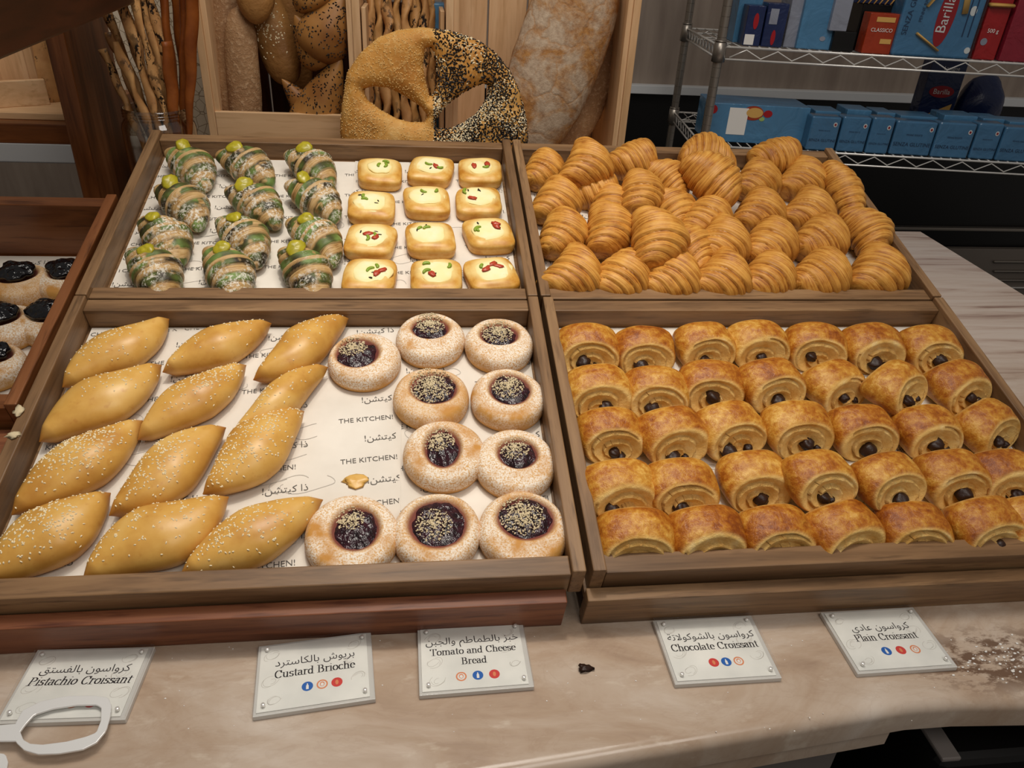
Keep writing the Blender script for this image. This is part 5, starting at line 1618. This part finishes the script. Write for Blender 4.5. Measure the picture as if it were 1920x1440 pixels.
rect(t, 'yellow_print', .005, .085, .05, .012, 'pasta'); words_on(t, 'printed_words', 'CLASSICO', 0, .055, .013, 'white'); rect(t, 'yellow_print', .018, .032, .03, .012, 'pasta')
t, w, h = packet('pasta_pack', 'big blue pasta pack with red oval logo and penne pictures', 1668, 1816, 108, .006, .25, .09, 'blue', Z1, bev=.006)
a_ = -pi / 2 + .05
oval(t, 'logo', .012, .105, .078, .023, 'logo_red', rot=a_); words_on(t, 'logo_words', 'Barilla', .021, .105, .037, 'white', rot=a_)
words_on(t, 'printed_words', 'SENZA GLUTINE', -.078, .125, .020, 'navy_ink', rot=a_); words_on(t, 'printed_words', 'PENNE RIGATE', -.048, .125, .012, 'navy_ink', rot=a_)
for x, z, L, rr in ((-.024, .158, .085, .58), (.052, .150, .080, -.12), (-.020, .038, .080, -1.05)): penne(t, x, z, L, .0085, rr)
for x in (.070, .086): rect(t, 'printed_lines', x, .11, .003, .11, 'navy_ink')
oval(t, 'round_seal', .080, .118, .009, .012, 'white'); oval(t, 'round_seal', .096, .022, .008, .008, 'white')
MB().box((0, .04, .125), (w + .004, .102, .254), .008).build('clear_film', M['film'], t, smooth=False)
t, w, h = packet('red_box', 'bright red box with large pasta tubes pictured, upper wire shelf', 1822, 1864, 112, .020, .25, .08, 'redpk', Z1, 'box')
for z in (.135, .17): penne(t, -.002, z, .06, .014, pi / 2)
words_on(t, 'printed_words', '500 g', .0, .068, .014, 'white'); oval(t, 'round_seal', -.015, .045, .009, .009, 'greypk')
t, w, h = packet('crimson_pack', 'crimson pack at the picture edge of the upper wire shelf', 1872, 1950, 114, .012, .25, .09, 'crimson', Z1)

# lower shelf
t, w, h = packet('blue_box', 'long blue box with a pizza picture, lower wire shelf by the post', 1318, 1504, 275, .055, .108, .15, 'blue', Z2, 'box', turn=0)
rect(t, 'white_panel', -.06, .060, .055, .075, 'white'); oval(t, 'pizza_picture', -.018, .085, .030, .020, 'orange'); oval(t, 'pizza_crust', -.014, .086, .024, .014, 'pasta', y=-.0016)
oval(t, 'tomato_picture', .025, .085, .013, .010, 'logo_red'); oval(t, 'tomato_picture', -.135, .090, .012, .012, 'logo_red'); oval(t, 'leaf_picture', .010, .070, .008, .006, 'green_print'); oval(t, 'white_seal', -.15, .035, .007, .008, 'white')
xs_ = [1506, 1563, 1618, 1662, 1741, 1813, 1863, 1935, 2000]
for k in range(8):
    t, w, h = packet('blue_pack', 'film-wrapped blue pasta pack, %s in the front row of the lower wire shelf' % ORD[k], xs_[k] + 1, xs_[k + 1] - 2, 290 + k * 2, .010 + .004 * (k % 2), .094 + .003 * (k % 3), .045, 'blue', Z2, group='blue packs along the lower wire shelf', bev=.004)
    words_on(t, 'printed_words', 'SENZA GLUTINE', 0, .026, .0125 * w / .1, 'navy_ink'); words_on(t, 'printed_words', 'PENNE RIGATE', 0, .055, .006 * w / .1, 'navy_ink')
    oval(t, 'round_seal', w / 2 - .014, .074, .0055, .0065, 'white'); oval(t, 'seal_centre', w / 2 - .014, .074, .003, .0035, 'logo_red', y=-.0016)
    MB().box((0, .0225, h / 2), (w + .002, .049, h + .004), .006).build('clear_film', M['film'], t, smooth=False)
    packet('blue_pack', 'flat blue pack stacked behind the %s front pack of the lower wire shelf' % ORD[k], xs_[k] + 4, xs_[k + 1] - 6, 290 + k * 2, .066 + .004 * (k % 3), .100 + .004 * ((k * 2) % 3), .09, 'blue', Z2, group='blue packs along the lower wire shelf')
t, w, h = packet('pasta_pack', 'dark navy pasta box with red oval logo at the rear of the lower shelf', 1712, 1778, 235, .33, .25, .06, 'navy', Z2, 'box')
oval(t, 'logo', 0, .135, .040, .018, 'logo_red'); words_on(t, 'logo_words', 'Barilla', 0, .128, .022, 'white'); words_on(t, 'printed_words', 'Lasagne', .01, .20, .016, 'white')
MB().prism([(-.045, .055), (.045, .10), (.040, .02), (-.04, .02)], 0, .001, 0, Matrix.Translation((0, -.0003, 0)) @ Matrix.Rotation(pi / 2, 4, 'X')).build('pasta_picture', M['pasta'], t, smooth=False)
s, z = rk(1838, 190, .36)
bg = thing('dark_bag', 'dark round bag with a grey strap at the rear of the lower shelf', 'bag', RK @ Matrix.Translation((s, .36, Z2 + .003)))
MB().blob((0, 0, .095), (.075, .05, .093), 3, .18, 1.2, 24, 16).build('bag_body', M['navy'], bg)
MB().tube([(-.085 + .17 * i / 20, -.055, .015 + .055 * (abs(i - 10) / 10) ** 2) for i in range(21)], .004, 8).build('strap', M['greypk'], bg)

# back wall unit: grey laminate panel with ledge, black cooler below
z_l = W(1185, 158, 1, 2.0).z; z_b = W(1185, 175, 1, 1.99).z
wp = thing('wall_panel_unit', 'grey laminate panel with pale ledge behind the wire shelving', 'panel', Matrix.Translation((1.0, 2.02, z_l)))
MB().box((.2, .02, .6), (3.0, .03, 1.2), 0).build('panel', M['laminate'], wp, smooth=False)
MB().box((.2, -.01, (z_b - z_l) / 2), (3.0, .05, z_l - z_b), .002).build('ledge', M['ledge'], wp, smooth=False)
ck = thing('black_cooler', 'black cooler unit below the grey panel', 'cooler', Matrix.Translation((1.2, 2.0, -1.1)))
MB().box((.1, .12, (z_b + 1.095) / 2), (3.0, .2, z_b + 1.095), 0).build('body', M['black'], ck, smooth=False)
zr = W(1700, 432, 1, 1.97).z + 1.1
MB().box((.1, .004, zr), (3.0, .03, .014), .003).build('rail', M['post'], ck, smooth=False)
lo = W(1770, 470, 1, 1.96).z + 1.1
xl_ = W(1772, 470, 1, 1.96).x - 1.2
MB().box((xl_ + .75, .0, lo / 2), (1.5, .03, lo), .002).build('lower_panel', M['panel'], ck, smooth=False)
for v in (497, 515, 532):
    w_ = W(1885, v, 1, 1.94)
    MB().box((w_.x - 1.2 + .15, -.021, w_.z + 1.1), (.36, .012, .012), .005).build('vent_louvre', M['post'], ck, smooth=False)
for v in (546, 563):
    w_ = W(1900, v, 1, 1.94)
    MB().box((w_.x - 1.2 + .15, -.020, w_.z + 1.1), (.5, .010, .008), .003).build('chrome_bar', M['chrome'], ck, smooth=False)
